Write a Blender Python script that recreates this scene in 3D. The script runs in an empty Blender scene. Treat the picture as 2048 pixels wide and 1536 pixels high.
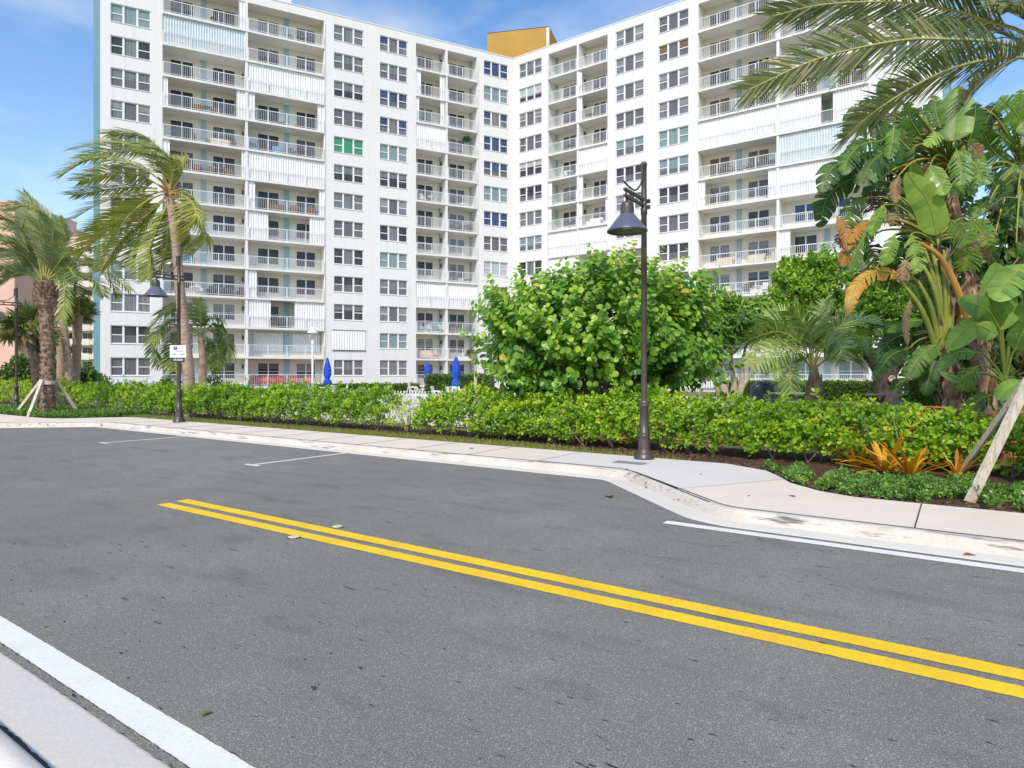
import bpy, math, random
import numpy as np
from mathutils import Vector, Matrix
R = math.radians
rng = np.random.default_rng(7)
random.seed(7)
scn = bpy.context.scene
COL = scn.collection
F = 1281.0; CX = 1024.0; HY = 750.0; CH = 1.6        # focal length in photo pixels, horizon row, eye height
ZS = 0.12                                            # height of the pavements

def G(px, py, z=0.0):                                # photo pixel on a level plane -> point
    d = F*(CH-z)/(py-HY); return np.array([(px-CX)/F*d, d, z])
def at(px, py, d):                                   # photo pixel at depth d -> point
    return np.array([(px-CX)/F*d, d, CH-(py-HY)/F*d])
def W(t, q, z=0.0):                                  # along the road, across the road -> point
    return np.array([-.82*t+.572*q, .572*t+.82*q, z])
def TQ(p): return (-.82*p[0]+.572*p[1], .572*p[0]+.82*p[1])
def nrm(v):
    v = np.asarray(v, float); return v/np.maximum(np.linalg.norm(v, axis=-1, keepdims=True), 1e-9)

# ------------------------------------------------------------------ mesh collector
class MB:
    def __init__(self): self.V=[]; self.F=[]; self.n=0
    def add(self, V, Fs, mat=0, tint=0.5, smooth=False):
        V = np.asarray(V, float).reshape(-1,3)
        for f in Fs:
            f = np.asarray(f, int)
            t = np.broadcast_to(np.asarray(tint, float), (len(f),)) if np.ndim(tint)==0 or len(np.atleast_1d(tint))==len(f) else np.full(len(f), .5)
            self.F.append((f+self.n, mat, t, smooth))
        self.V.append(V); self.n += len(V); return self
    def box(self, x0,x1,y0,y1,z0,z1, mat=0, tint=.5):
        V = [(x0,y0,z0),(x1,y0,z0),(x1,y1,z0),(x0,y1,z0),(x0,y0,z1),(x1,y0,z1),(x1,y1,z1),(x0,y1,z1)]
        return self.add(V, [[(0,3,2,1),(4,5,6,7),(0,1,5,4),(1,2,6,5),(2,3,7,6),(3,0,4,7)]], mat, tint)
    def bar(self, a, b, w, h, mat=0, up=(0,0,1)):     # oriented box from a to b
        a=np.array(a,float); b=np.array(b,float); d=nrm(b-a); s=np.cross(d,up)
        if np.linalg.norm(s)<1e-4: s=np.cross(d,(1,0,0))
        s=nrm(s)*w/2; u=nrm(np.cross(s,d))*h/2
        V=[a-s-u,a+s-u,a+s+u,a-s+u,b-s-u,b+s-u,b+s+u,b-s+u]
        return self.add(V,[[(0,1,2,3),(7,6,5,4),(4,5,1,0),(5,6,2,1),(6,7,3,2),(7,4,0,3)]],mat)
    def tube(self, P, r, n=8, mat=0, tint=.5, cap=True, smooth=True):
        P=np.asarray(P,float); m=len(P); r=np.atleast_1d(np.asarray(r,float)); r=np.interp(np.linspace(0,1,m),np.linspace(0,1,len(r)),r) if len(r)>1 else np.full(m,r[0])
        T=np.gradient(P,axis=0); T=nrm(T)
        ref=np.array([.13,.31,.94]) if abs(T[0][2])<.9 else np.array([1.,.1,0])
        A=nrm(np.cross(T,ref)); B=np.cross(T,A)
        an=np.arange(n)*2*np.pi/n
        V=P[:,None,:]+r[:,None,None]*(np.cos(an)[None,:,None]*A[:,None,:]+np.sin(an)[None,:,None]*B[:,None,:])
        i=np.arange(m-1)[:,None]*n; j=np.arange(n)[None,:]; k=(j+1)%n
        f=np.stack([i+j,i+k,i+n+k,i+n+j],-1).reshape(-1,4)
        Fs=[f]
        self.add(V,Fs,mat,tint,smooth)
        if cap:
            self.add(V[0],[[tuple(range(n))[::-1]]],mat,tint); self.add(V[-1],[[tuple(range(n))]],mat,tint)
        return self
    def lathe(self, prof, c=(0,0,0), n=20, mat=0, smooth=True, tint=.5, phase=0):
        prof=np.asarray(prof,float); m=len(prof); an=np.arange(n)*2*np.pi/n+phase
        V=np.stack([prof[:,0:1]*np.cos(an),prof[:,0:1]*np.sin(an),np.repeat(prof[:,1:2],n,1)],-1)+np.asarray(c,float)
        i=np.arange(m-1)[:,None]*n; j=np.arange(n)[None,:]; k=(j+1)%n
        return self.add(V,[np.stack([i+j,i+k,i+n+k,i+n+j],-1).reshape(-1,4)],mat,tint,smooth)
    def poly(self, pts, mat=0, tint=.5):
        return self.add(pts,[[tuple(range(len(pts)))]],mat,tint)
    def scatter(self, tpl, pos, fwd, up, sc, tint, mat=0):
        V0,Fs0=tpl; pos=np.asarray(pos,float); N=len(pos)
        if N==0: return self
        x=nrm(fwd); y=nrm(np.cross(up,x)); z=np.cross(x,y)
        M=np.stack([x,y,z],-1); sc=np.broadcast_to(np.asarray(sc,float),(N,))
        V=np.einsum('nij,kj->nki',M,V0)*sc[:,None,None]+pos[:,None,:]
        k=len(V0); off=(np.arange(N)*k)[:,None,None]; tint=np.broadcast_to(np.asarray(tint,float),(N,))
        base=self.n; self.V.append(V.reshape(-1,3)); self.n+=N*k
        for f in Fs0:
            f=np.asarray(f); ff=(f[None]+off).reshape(-1,f.shape[1])
            self.F.append((ff+base,mat,np.repeat(tint,len(f)),False))
        return self
    def build(self, name, mats, parent=None, org=None, loc=None, rz=0):
        if not isinstance(mats,(list,tuple)): mats=[mats]
        me=bpy.data.meshes.new(name)
        V=np.concatenate(self.V)
        if org is None and parent is not None and loc is None: org=parent.location
        if org is not None: V=V-np.asarray(org,float)
        me.vertices.add(len(V)); me.vertices.foreach_set('co',V.ravel())
        lv=np.concatenate([f.ravel() for f,_,_,_ in self.F])
        ks=np.concatenate([np.full(len(f),f.shape[1]) for f,_,_,_ in self.F])
        st=np.concatenate([[0],np.cumsum(ks)[:-1]])
        me.loops.add(len(lv)); me.loops.foreach_set('vertex_index',lv.astype(np.int32))
        me.polygons.add(len(ks)); me.polygons.foreach_set('loop_start',st.astype(np.int32))
        me.polygons.foreach_set('material_index',np.concatenate([np.full(len(f),m) for f,m,_,_ in self.F]).astype(np.int32))
        me.polygons.foreach_set('use_smooth',np.concatenate([np.full(len(f),s) for f,_,_,s in self.F]).astype(bool))
        at_=me.attributes.new('tint','FLOAT','FACE')
        at_.data.foreach_set('value',np.concatenate([t for _,_,t,_ in self.F]).astype(np.float32))
        for m in mats: me.materials.append(m)
        me.update(calc_edges=True)
        return link(name,me,parent,loc,rz)
def link(name, me, parent=None, loc=None, rz=0):
    o=bpy.data.objects.new(name,me); COL.objects.link(o)
    if parent is not None: o.parent=parent
    if loc is not None: o.location=loc
    o.rotation_euler=(0,0,rz); return o
def thing(name, label, cat, loc=(0,0,0), group=None, rz=0):
    o=bpy.data.objects.new(name,None); COL.objects.link(o); o.location=loc; o.rotation_euler=(0,0,rz); o.empty_display_size=.1
    o['label']=label; o['category']=cat
    if group: o['group']=group
    return o
def tag(o, label=None, cat=None, group=None, kind=None):
    if label: o['label']=label
    if cat: o['category']=cat
    if group: o['group']=group
    if kind: o['kind']=kind
    return o

# ------------------------------------------------------------------ materials
def newmat(name):
    m=bpy.data.materials.new(name); m.use_nodes=True; nt=m.node_tree
    return m,nt,nt.nodes['Principled BSDF']
def nd(nt,t,**kw):
    n=nt.nodes.new(t)
    for k,v in kw.items():
        if k in n.inputs.keys(): n.inputs[k].default_value=v
        else: setattr(n,k,v)
    return n
def ramp(nt,stops,fac=None,interp='LINEAR'):
    r=nt.nodes.new('ShaderNodeValToRGB'); r.color_ramp.interpolation=interp
    e=r.color_ramp.elements
    while len(e)<len(stops): e.new(.5)
    for el,(p,c) in zip(e,stops): el.position=p; el.color=(*c,1) if len(c)==3 else c
    if fac is not None: nt.links.new(fac,r.inputs[0])
    return r
def mixc(nt,fac,a,b,mode='MIX'):
    m=nt.nodes.new('ShaderNodeMix'); m.data_type='RGBA'; m.blend_type=mode
    for i,v in ((0,fac),(6,a),(7,b)):
        if hasattr(v,'links'): nt.links.new(v,m.inputs[i])
        else: m.inputs[i].default_value=v if i==0 else (*v,1)
    return m.outputs[2]
def wpos(nt, scale=(1,1,1), rz=0):
    g=nt.nodes.new('ShaderNodeNewGeometry'); mp=nt.nodes.new('ShaderNodeMapping')
    mp.inputs['Scale'].default_value=scale
    if rz:
        m0=nt.nodes.new('ShaderNodeMapping'); m0.inputs['Rotation'].default_value=(0,0,rz)
        nt.links.new(g.outputs['Position'],m0.inputs[0]); nt.links.new(m0.outputs[0],mp.inputs[0])
    else: nt.links.new(g.outputs['Position'],mp.inputs[0])
    return mp.outputs[0]
def noise(nt,vec,scale,detail=4,rough=.55):
    n=nt.nodes.new('ShaderNodeTexNoise'); n.inputs['Scale'].default_value=scale; n.inputs['Detail'].default_value=detail; n.inputs['Roughness'].default_value=rough
    nt.links.new(vec,n.inputs['Vector']); return n.outputs[0]
def bump(nt,b,h,s=.3,d=.01):
    n=nt.nodes.new('ShaderNodeBump'); n.inputs['Strength'].default_value=s; n.inputs['Distance'].default_value=d
    nt.links.new(h,n.inputs['Height']); nt.links.new(n.outputs[0],b.inputs['Normal'])
def plain(name,c,rough=.6,metal=0,var=.12,vs=3.0,spec=.5,bmp=0,bscale=40,stretch=(1,1,1)):
    m,nt,b=newmat(name); v=wpos(nt,stretch)
    f=noise(nt,v,vs)
    a=tuple(x*(1-var) for x in c); d=tuple(min(1,x*(1+var)) for x in c)
    r=ramp(nt,[(.3,a),(.7,d)],f); nt.links.new(r.outputs[0],b.inputs['Base Color'])
    b.inputs['Roughness'].default_value=rough; b.inputs['Metallic'].default_value=metal; b.inputs['Specular IOR Level'].default_value=spec
    if bmp: bump(nt,b,noise(nt,v,bscale),bmp)
    return m
def leafmat(name,stops,trans=.3,rough=.45,spec=.4,tcol=1.6):
    m,nt,b=newmat(name); a=nt.nodes.new('ShaderNodeAttribute'); a.attribute_name='tint'
    n=noise(nt,wpos(nt),9,2); ad=nt.nodes.new('ShaderNodeMath'); ad.operation='MULTIPLY_ADD'; ad.inputs[1].default_value=.22
    nt.links.new(n,ad.inputs[0]); sb=nt.nodes.new('ShaderNodeMath'); sb.operation='ADD'; sb.inputs[1].default_value=-.11
    nt.links.new(a.outputs['Fac'],sb.inputs[0]); nt.links.new(sb.outputs[0],ad.inputs[2])
    r=ramp(nt,stops,ad.outputs[0]); nt.links.new(r.outputs[0],b.inputs['Base Color'])
    b.inputs['Roughness'].default_value=rough; b.inputs['Specular IOR Level'].default_value=spec
    t=nt.nodes.new('ShaderNodeBsdfTranslucent')
    sc=mixc(nt,1.0,r.outputs[0],(1.25*tcol/1.6,1.5*tcol/1.6,.55*tcol/1.6),'MULTIPLY'); nt.links.new(sc,t.inputs[0])
    mx=nt.nodes.new('ShaderNodeMixShader'); mx.inputs[0].default_value=trans
    nt.links.new(b.outputs[0],mx.inputs[1]); nt.links.new(t.outputs[0],mx.inputs[2])
    nt.links.new(mx.outputs[0],nt.nodes['Material Output'].inputs['Surface']); return m

def mk_asphalt():
    m,nt,b=newmat('asphalt'); v=wpos(nt)
    fine=noise(nt,v,150,2,.75); med=noise(nt,v,1.1,5,.6); big=noise(nt,v,.22,3)
    vo=nt.nodes.new('ShaderNodeTexVoronoi'); vo.inputs['Scale'].default_value=140; nt.links.new(v,vo.inputs['Vector'])
    c=ramp(nt,[(.34,(.085,.081,.070)),(.5,(.20,.189,.163)),(.66,(.37,.35,.302))],fine)
    pale=ramp(nt,[(.80,(0,0,0)),(.9,(1,1,1))],nt_out(vo,'Color'))
    c1=mixc(nt,.0,c.outputs[0],c.outputs[0])
    p1=mixc(nt,pale_fac(nt,vo),c1,(.42,.40,.365))
    md=ramp(nt,[(.3,(.90,.90,.90)),(.7,(1.06,1.06,1.06))],med)
    c2=mixc(nt,1.0,p1,md.outputs[0],'MULTIPLY')
    bg=ramp(nt,[(.35,(.90,.90,.90)),(.65,(1.06,1.06,1.06))],big)
    c3=mixc(nt,1.0,c2,bg.outputs[0],'MULTIPLY')
    # rubber scuffs dragged along the lane
    v2=wpos(nt,(2.4,13,1),R(34.9)); s=noise(nt,v2,1.5,3,.5)
    sm=ramp(nt,[(.66,(0,0,0)),(.70,(1,1,1))],s)
    g2=ramp(nt,[(.45,(0,0,0)),(.62,(1,1,1))],noise(nt,v,.55,2))
    mm=mixc(nt,1.0,sm.outputs[0],g2.outputs[0],'MULTIPLY')
    c4=mixc(nt,mm,c3,(.022,.022,.024))
    v3=wpos(nt,(1,3.2,1),R(34.9)); s3=noise(nt,v3,.9,4,.6)
    sm3=ramp(nt,[(.55,(0,0,0)),(.75,(.42,.42,.42))],s3)
    c5=mixc(nt,sm3.outputs[0],c4,(.07,.068,.066))
    v4=wpos(nt,(7,22,1),R(36)); s4=noise(nt,v4,1.6,2,.5)
    sm4=ramp(nt,[(.69,(0,0,0)),(.72,(.9,.9,.9))],s4)
    c6=mixc(nt,sm4.outputs[0],c5,(.03,.03,.03))
    nt.links.new(c6,b.inputs['Base Color']); b.inputs['Roughness'].default_value=.88; b.inputs['Specular IOR Level'].default_value=.25
    bump(nt,b,fine,.5,.006); return m
def nt_out(n,k): return n.outputs[k]
def pale_fac(nt,vo):
    s=nt.nodes.new('ShaderNodeSeparateColor'); nt.links.new(vo.outputs['Color'],s.inputs[0])
    r=nt.nodes.new('ShaderNodeMath'); r.operation='GREATER_THAN'; r.inputs[1].default_value=.9; nt.links.new(s.outputs[0],r.inputs[0])
    k=nt.nodes.new('ShaderNodeMath'); k.operation='MULTIPLY'; k.inputs[1].default_value=.6; nt.links.new(r.outputs[0],k.inputs[0]); return k.outputs[0]
def mk_concrete(name,c,stain=(.32,.24,.15),amt=.35,scuff=0.0,vs=.8):
    m,nt,b=newmat(name); v=wpos(nt)
    n1=noise(nt,v,vs,6,.6); n2=noise(nt,v,60,3,.6)
    base=ramp(nt,[(.3,tuple(x*.86 for x in c)),(.7,c)],n2)
    st=ramp(nt,[(.45,(0,0,0)),(.75,(amt,amt,amt))],n1)
    c1=mixc(nt,st.outputs[0],base.outputs[0],stain)
    if scuff:
        s=noise(nt,wpos(nt,(1.1,6,9),R(34.9)),1.6,5,.65)
        sm=ramp(nt,[(.555,(0,0,0)),(.66,(scuff,scuff,scuff))],s)
        c1=mixc(nt,sm.outputs[0],c1,(.07,.068,.066))
    sp=ramp(nt,[(.74,(0,0,0)),(.78,(.55,.55,.55))],noise(nt,v,14,2))
    c1=mixc(nt,sp.outputs[0],c1,tuple(x*.45 for x in c))
    nt.links.new(c1,b.inputs['Base Color']); b.inputs['Roughness'].default_value=.85; b.inputs['Specular IOR Level'].default_value=.25
    bump(nt,b,n2,.25,.004); return m
def mk_paint(name,c,c2,wear=.35):
    m,nt,b=newmat(name); v=wpos(nt)
    n=noise(nt,v,48,5,.75); n2=noise(nt,v,3,3)
    a=ramp(nt,[(.35,c2),(.6,c)],n2)
    w=ramp(nt,[(.54,(0,0,0)),(.74,(wear,wear,wear))],n)
    c1=mixc(nt,w.outputs[0],a.outputs[0],(.16,.16,.16)); nt.links.new(c1,b.inputs['Base Color'])
    b.inputs['Roughness'].default_value=.7; bump(nt,b,noise(nt,v,160,2),.3,.004); return m
def mk_wall():
    m,nt,b=newmat('white_stucco'); v=wpos(nt)
    st=noise(nt,wpos(nt,(2.2,2.2,.14)),1.1,5,.65)
    r=ramp(nt,[(.3,(.745,.735,.72)),(.62,(.71,.70,.685)),(.8,(.60,.585,.56))],st)
    nt.links.new(r.outputs[0],b.inputs['Base Color']); b.inputs['Roughness'].default_value=.75; b.inputs['Specular IOR Level'].default_value=.25
    bump(nt,b,noise(nt,v,9,4),.1,.01); return m
def mk_glass(name,c,var=.35,rough=.06,spec=.55,stretch=(9,9,.25)):
    m,nt,b=newmat(name); f=noise(nt,wpos(nt,stretch),1.0,3)
    r=ramp(nt,[(.3,tuple(x*(1-var) for x in c)),(.7,tuple(x*(1+var) for x in c))],f)
    nt.links.new(r.outputs[0],b.inputs['Base Color']); b.inputs['Roughness'].default_value=.6; b.inputs['Specular IOR Level'].default_value=.1
    b.inputs['Coat Weight'].default_value=spec; b.inputs['Coat Roughness'].default_value=rough; b.inputs['Coat IOR'].default_value=1.5
    return m
def mk_bark(name,c1,c2,zs=9.0,rings=True,bmp=.6):
    m,nt,b=newmat(name); v=wpos(nt,(2.5,2.5,zs)); f=noise(nt,v,2.2,5,.65)
    g=ramp(nt,[(.32,c1),(.62,c2)],f); nt.links.new(g.outputs[0],b.inputs['Base Color']); b.inputs['Roughness'].default_value=.9
    bump(nt,b,f,bmp,.03); return m
def mk_timber():
    m,nt,b=newmat('staking_timber'); v=wpos(nt,(16,16,2.2)); f=noise(nt,v,2,4,.6)
    g=ramp(nt,[(.3,(.42,.33,.22)),(.6,(.62,.54,.43)),(.8,(.70,.65,.57))],f)
    k=ramp(nt,[(.72,(0,0,0)),(.76,(.8,.8,.8))],noise(nt,wpos(nt,(9,9,5)),1.3,1))
    nt.links.new(mixc(nt,k.outputs[0],g.outputs[0],(.09,.07,.06)),b.inputs['Base Color']); b.inputs['Roughness'].default_value=.75; bump(nt,b,f,.25,.01); return m
def mk_grassy(name,cs,vs=6):
    m,nt,b=newmat(name); v=wpos(nt); f=noise(nt,v,vs,6,.7)
    g=ramp(nt,[(.3,cs[0]),(.5,cs[1]),(.7,cs[2])],f); nt.links.new(g.outputs[0],b.inputs['Base Color']); b.inputs['Roughness'].default_value=.95
    b.inputs['Specular IOR Level'].default_value=.1; bump(nt,b,noise(nt,v,40,4,.7),.8,.03); return m

M=dict(
 asphalt=mk_asphalt(),
 pave=mk_concrete('pavement_concrete',(.80,.705,.585),(.50,.43,.36),.3),
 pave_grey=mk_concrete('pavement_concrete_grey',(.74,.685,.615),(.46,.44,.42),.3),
 kerb=mk_concrete('kerb_concrete',(.65,.605,.53),(.48,.37,.24),.65,.8,1.3),
 gutter=mk_concrete('gutter_concrete',(.70,.655,.58),(.55,.47,.36),.2,.0,1.2),
 yellow=mk_paint('yellow_paint',(.86,.58,.012),(.82,.50,.012),.45), white=mk_paint('white_line_paint',(.80,.775,.72),(.74,.715,.66),.4),
 wall=mk_wall(), inner=plain('balcony_cream',(.72,.69,.62),.8,vs=.8,var=.04,spec=.2), soffit=plain('soffit_white',(.72,.71,.69),.85,vs=.6,var=.04,spec=.2),
 teal=plain('teal_paint',(.32,.45,.49),.6,vs=1,var=.06), tealend=plain('teal_end_wall',(.15,.32,.37),.65,vs=.5,var=.08),
 railw=plain('railing_white',(.80,.80,.80),.45,var=.03), frame=plain('window_frame_white',(.78,.78,.78),.4,var=.03),
 shut=plain('shutter_white',(.78,.78,.775),.5,var=.04,vs=1), shutclear=plain('shutter_frosted',(.60,.67,.70),.3,var=.08,vs=2),
 glass_grey=mk_glass('glass_grey_blind',(.17,.175,.18)), glass_dark=mk_glass('glass_dark',(.045,.043,.05)), glass_teal=mk_glass('glass_tinted',(.20,.27,.27),.12),
 glass_sky_blue=mk_glass('glass_sky_blue',(.05,.075,.15),.5), glass_green=mk_glass('glass_green_film',(.05,.26,.14),.2), glass_mauve=mk_glass('glass_mauve',(.13,.125,.135),.15),
 glass_brown=mk_glass('glass_brown_blind',(.17,.11,.055),.25,stretch=(.3,.3,14)), glass_pale=mk_glass('glass_pale_curtain',(.42,.45,.44),.2), glass_slat=mk_glass('glass_slatted_blind',(.24,.25,.25),.45,stretch=(.2,.2,16)),
 orange=plain('ochre_render',(.44,.25,.045),.8,vs=.25,var=.12), pink=plain('pink_render',(.70,.44,.36),.8,vs=.3,var=.06), cream=plain('cream_render',(.78,.68,.55),.8,vs=.3,var=.05),
 bronze=plain('bronze_paint',(.085,.068,.058),.42,metal=.35,var=.2,vs=5,spec=.6), shade=plain('blue_bronze_shade',(.17,.175,.235),.35,metal=.45,var=.12,vs=6,spec=.6), lens=plain('lamp_lens',(.40,.42,.36),.25,var=.5,vs=60), shade_in=plain('shade_inside',(.10,.11,.04),.4),
 timber=mk_timber(), bluefab=plain('blue_canvas',(.01,.07,.48),.75,vs=7,var=.3), plastic=plain('white_plastic',(.8,.8,.8),.4,var=.03), red=plain('red_paint',(.58,.06,.06),.5,var=.15), wicker=plain('brown_wicker',(.16,.095,.06),.7,vs=20,var=.4), dkfurn=plain('dark_furniture',(.05,.05,.055),.6,var=.3), bluefurn=plain('blue_furniture',(.12,.30,.46),.6), palefurn=plain('pale_furniture',(.60,.52,.40),.7), paleblue=plain('pale_blue_furniture',(.45,.56,.62),.6),
 blackcov=plain('dark_vinyl_cover',(.015,.018,.035),.35,vs=4,var=.4,bmp=.5,bscale=6), mesh_o=plain('orange_mesh',(.70,.17,.06),.6), signw=plain('sign_white',(.78,.79,.82),.4,var=.02), navy=plain('sign_navy',(.015,.018,.05),.4), signink=plain('sign_grey_ink',(.25,.28,.34),.5),
 signblue=plain('sign_pale_blue',(.42,.58,.72),.5), signk=plain('sign_black',(.02,.022,.028),.4), signtxt=plain('sign_white_ink',(.8,.8,.8),.4),
 lawn=mk_grassy('lawn_turf',((.10,.14,.025),(.17,.21,.045),(.28,.27,.08))), mulch=mk_grassy('mulch_bark',((.045,.026,.017),(.10,.055,.036),(.20,.125,.085)),24), deck=plain('pool_deck',(.66,.62,.55),.8,vs=1), soil=mk_grassy('soil',((.12,.09,.05),(.2,.16,.09),(.28,.23,.14))),
 cover=plain('utility_cover',(.27,.265,.26),.7,vs=30,var=.2), joint=plain('joint_filler',(.05,.05,.05),.9), marker=plain('marker_ceramic',(.62,.56,.36),.4,vs=30,var=.15), bitumen=plain('bitumen',(.02,.02,.02),.6),
 coco_bark=mk_bark('coconut_bark',(.21,.13,.09),(.46,.33,.25),11), date_bark=mk_bark('date_palm_boots',(.10,.055,.035),(.36,.24,.17),5,bmp=1), grey_bark=mk_bark('grey_bark',(.20,.14,.09),(.46,.36,.27),2), dark_bark=mk_bark('dark_bark',(.025,.018,.014),(.11,.08,.06),2), fibre=mk_bark('palm_fibre',(.20,.08,.03),(.52,.30,.12),3), pale_bark=mk_bark('pale_bark',(.34,.26,.18),(.58,.49,.37),4), twig=mk_bark('twig_bark',(.16,.11,.07),(.34,.27,.19),2), strel_bark=mk_bark('banana_trunk',(.14,.075,.04),(.46,.30,.19),3),
 coco=leafmat('coconut_leaf',[(0,(.07,.10,.025)),(.4,(.17,.23,.045)),(.7,(.38,.40,.09)),(1,(.55,.44,.13))],.25,.35),
 date=leafmat('date_palm_leaf',[(0,(.06,.10,.04)),(.5,(.18,.24,.10)),(1,(.42,.44,.20))],.22,.4), dated=leafmat('date_frond_leaf',[(0,(.055,.085,.03)),(.5,(.15,.19,.07)),(.85,(.34,.34,.15)),(1,(.5,.36,.2))],.25,.4),
 pindo=leafmat('pindo_leaf',[(0,(.06,.11,.035)),(.5,(.21,.31,.09)),(1,(.50,.60,.20))],.25,.35), rib=leafmat('frond_rib',[(0,(.20,.21,.05)),(.5,(.40,.38,.10)),(1,(.55,.45,.16))],.05,.45),
 sabal=leafmat('fan_palm_leaf',[(0,(.06,.09,.03)),(.5,(.15,.19,.06)),(.8,(.32,.30,.10)),(1,(.45,.32,.12))],.2,.45),
 clusia=leafmat('hedge_leaf',[(0,(.05,.13,.012)),(.3,(.14,.29,.018)),(.55,(.30,.46,.025)),(.85,(.50,.60,.04)),(1,(.66,.52,.06))],.30,.36), lime=leafmat('lime_hedge_leaf',[(0,(.12,.22,.02)),(.5,(.30,.42,.04)),(1,(.5,.55,.06))],.3,.4),
 grape=leafmat('sea_grape_leaf',[(0,(.035,.10,.012)),(.35,(.10,.23,.025)),(.65,(.21,.38,.035)),(.9,(.40,.54,.06)),(1,(.55,.44,.06))],.26,.33), schef=leafmat('umbrella_tree_leaf',[(0,(.035,.09,.012)),(.5,(.12,.25,.03)),(.85,(.26,.40,.05)),(1,(.50,.46,.12))],.28,.32),
 ficus=leafmat('ficus_leaf',[(0,(.04,.10,.012)),(.45,(.16,.31,.03)),(1,(.50,.62,.08))],.32,.4), trim=leafmat('clipped_hedge_leaf',[(0,(.025,.06,.012)),(.5,(.07,.14,.025)),(1,(.22,.30,.05))],.2,.4), cover_leaf=leafmat('ground_cover_leaf',[(0,(.05,.12,.02)),(.5,(.13,.27,.04)),(.9,(.28,.42,.07)),(1,(.4,.42,.12))],.25,.35),
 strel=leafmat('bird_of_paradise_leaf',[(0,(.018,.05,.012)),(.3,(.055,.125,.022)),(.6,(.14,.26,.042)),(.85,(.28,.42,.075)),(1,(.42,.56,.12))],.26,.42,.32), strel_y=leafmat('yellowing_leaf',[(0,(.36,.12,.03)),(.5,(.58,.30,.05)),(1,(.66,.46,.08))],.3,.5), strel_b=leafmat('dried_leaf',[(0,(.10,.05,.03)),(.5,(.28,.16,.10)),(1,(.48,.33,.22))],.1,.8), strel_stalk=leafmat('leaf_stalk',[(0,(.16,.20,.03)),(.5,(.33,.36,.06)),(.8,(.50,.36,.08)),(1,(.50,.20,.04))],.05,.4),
 brom=leafmat('bromeliad_leaf',[(0,(.40,.11,.012)),(.4,(.60,.26,.015)),(.8,(.72,.42,.02)),(1,(.60,.52,.05))],.3,.35), turf=leafmat('grass_blade',[(0,(.10,.15,.02)),(.5,(.24,.28,.05)),(1,(.42,.38,.14))],.3,.6), litter=leafmat('fallen_leaf',[(0,(.05,.03,.02)),(.5,(.30,.12,.05)),(1,(.16,.19,.05))],.1,.7))

# leaf templates: x along the leaf, y across, z up
def leaf_tpl(pts,fold=.1,droop=.08):
    V=[]; k=len(pts)
    for x,w in pts: V.append((x,0,-droop*x*x))
    for x,w in pts[1:-1]: V.append((x,w,fold*w*2-droop*x*x))
    for x,w in pts[1:-1]: V.append((x,-w,fold*w*2-droop*x*x))
    a=[0]+[k+i for i in range(k-2)]+[k-1]; mid=list(range(k-2,0,-1))
    b=[0]+[k+(k-2)+i for i in range(k-2)]+[k-1]
    return np.array(V,float),[np.array([a+mid]),np.array([(b+mid)[::-1]])]
T_OB=leaf_tpl([(0,0),(.35,.17),(.72,.30),(.94,.2),(1,0)],.16,.12)
T_RD=leaf_tpl([(0,0),(.06,.26),(.3,.47),(.62,.5),(.88,.32),(1,0)],.10,.10)
T_LA=leaf_tpl([(0,0),(.3,.12),(.65,.11),(1,0)],.12,.25)
T_SM=leaf_tpl([(0,0),(.5,.24),(1,0)],.15,.1)
T_GR=(np.array([(0,-.06,0),(0,.06,0),(.6,.04,.06),(1,0,.2),(.6,-.04,.06)]),[np.array([[0,1,2,3,4]])])

def rdir(n,zmin=-1.):
    z=rng.uniform(zmin,1,n); a=rng.uniform(0,2*np.pi,n); r=np.sqrt(1-z*z)
    return np.stack([r*np.cos(a),r*np.sin(a),z],-1)
def rosettes(mb,tpl,pos,axis,m,size,tint,spread=(.9,1.25),mat=0,tv=.12,jit=.12):
    n=len(pos); axis=nrm(axis)
    ref=rdir(n); a=nrm(np.cross(axis,ref)); b=np.cross(axis,a)
    ph=(np.arange(m)[None]*2.399+rng.uniform(0,6.28,(n,1)))
    th=rng.uniform(spread[0],spread[1],(n,m))*np.linspace(.55,1.15,m)[None]
    per=np.cos(ph)[...,None]*a[:,None]+np.sin(ph)[...,None]*b[:,None]
    f=np.cos(th)[...,None]*axis[:,None]+np.sin(th)[...,None]*per
    u=np.sin(th)[...,None]*axis[:,None]-np.cos(th)[...,None]*per
    u=u+rng.normal(0,jit*2,u.shape); f=f+rng.normal(0,jit,f.shape)
    size=np.broadcast_to(np.asarray(size,float),(n,))
    P=pos[:,None]-axis[:,None]*(np.linspace(0,.7,m)[None,:,None]*size[:,None,None])
    s=(size[:,None]*rng.uniform(.7,1.1,(n,m)))
    t=np.clip(np.broadcast_to(np.asarray(tint,float),(n,))[:,None]+rng.normal(0,tv,(n,m)),0,1)
    mb.scatter(tpl,P.reshape(-1,3),f.reshape(-1,3),u.reshape(-1,3),s.ravel(),t.ravel(),mat)

def spline(P,n):
    P=np.asarray(P,float); k=len(P)
    if k==2: P=np.array([P[0],(P[0]+P[1])/2,P[1]]); k=3
    d=np.concatenate([[0],np.cumsum(np.linalg.norm(np.diff(P,axis=0),axis=1))]); d/=d[-1]
    Q=np.concatenate([[2*P[0]-P[1]],P,[2*P[-1]-P[-2]]]); out=[]
    for s in np.linspace(0,1,n):
        i=min(np.searchsorted(d,s,side='right')-1,k-2); i=max(i,0)
        u=(s-d[i])/max(d[i+1]-d[i],1e-9); p0,p1,p2,p3=Q[i],Q[i+1],Q[i+2],Q[i+3]
        out.append(.5*((2*p1)+(-p0+p2)*u+(2*p0-5*p1+4*p2-p3)*u*u+(-p0+3*p1-3*p2+p3)*u**3))
    return np.array(out)
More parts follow.
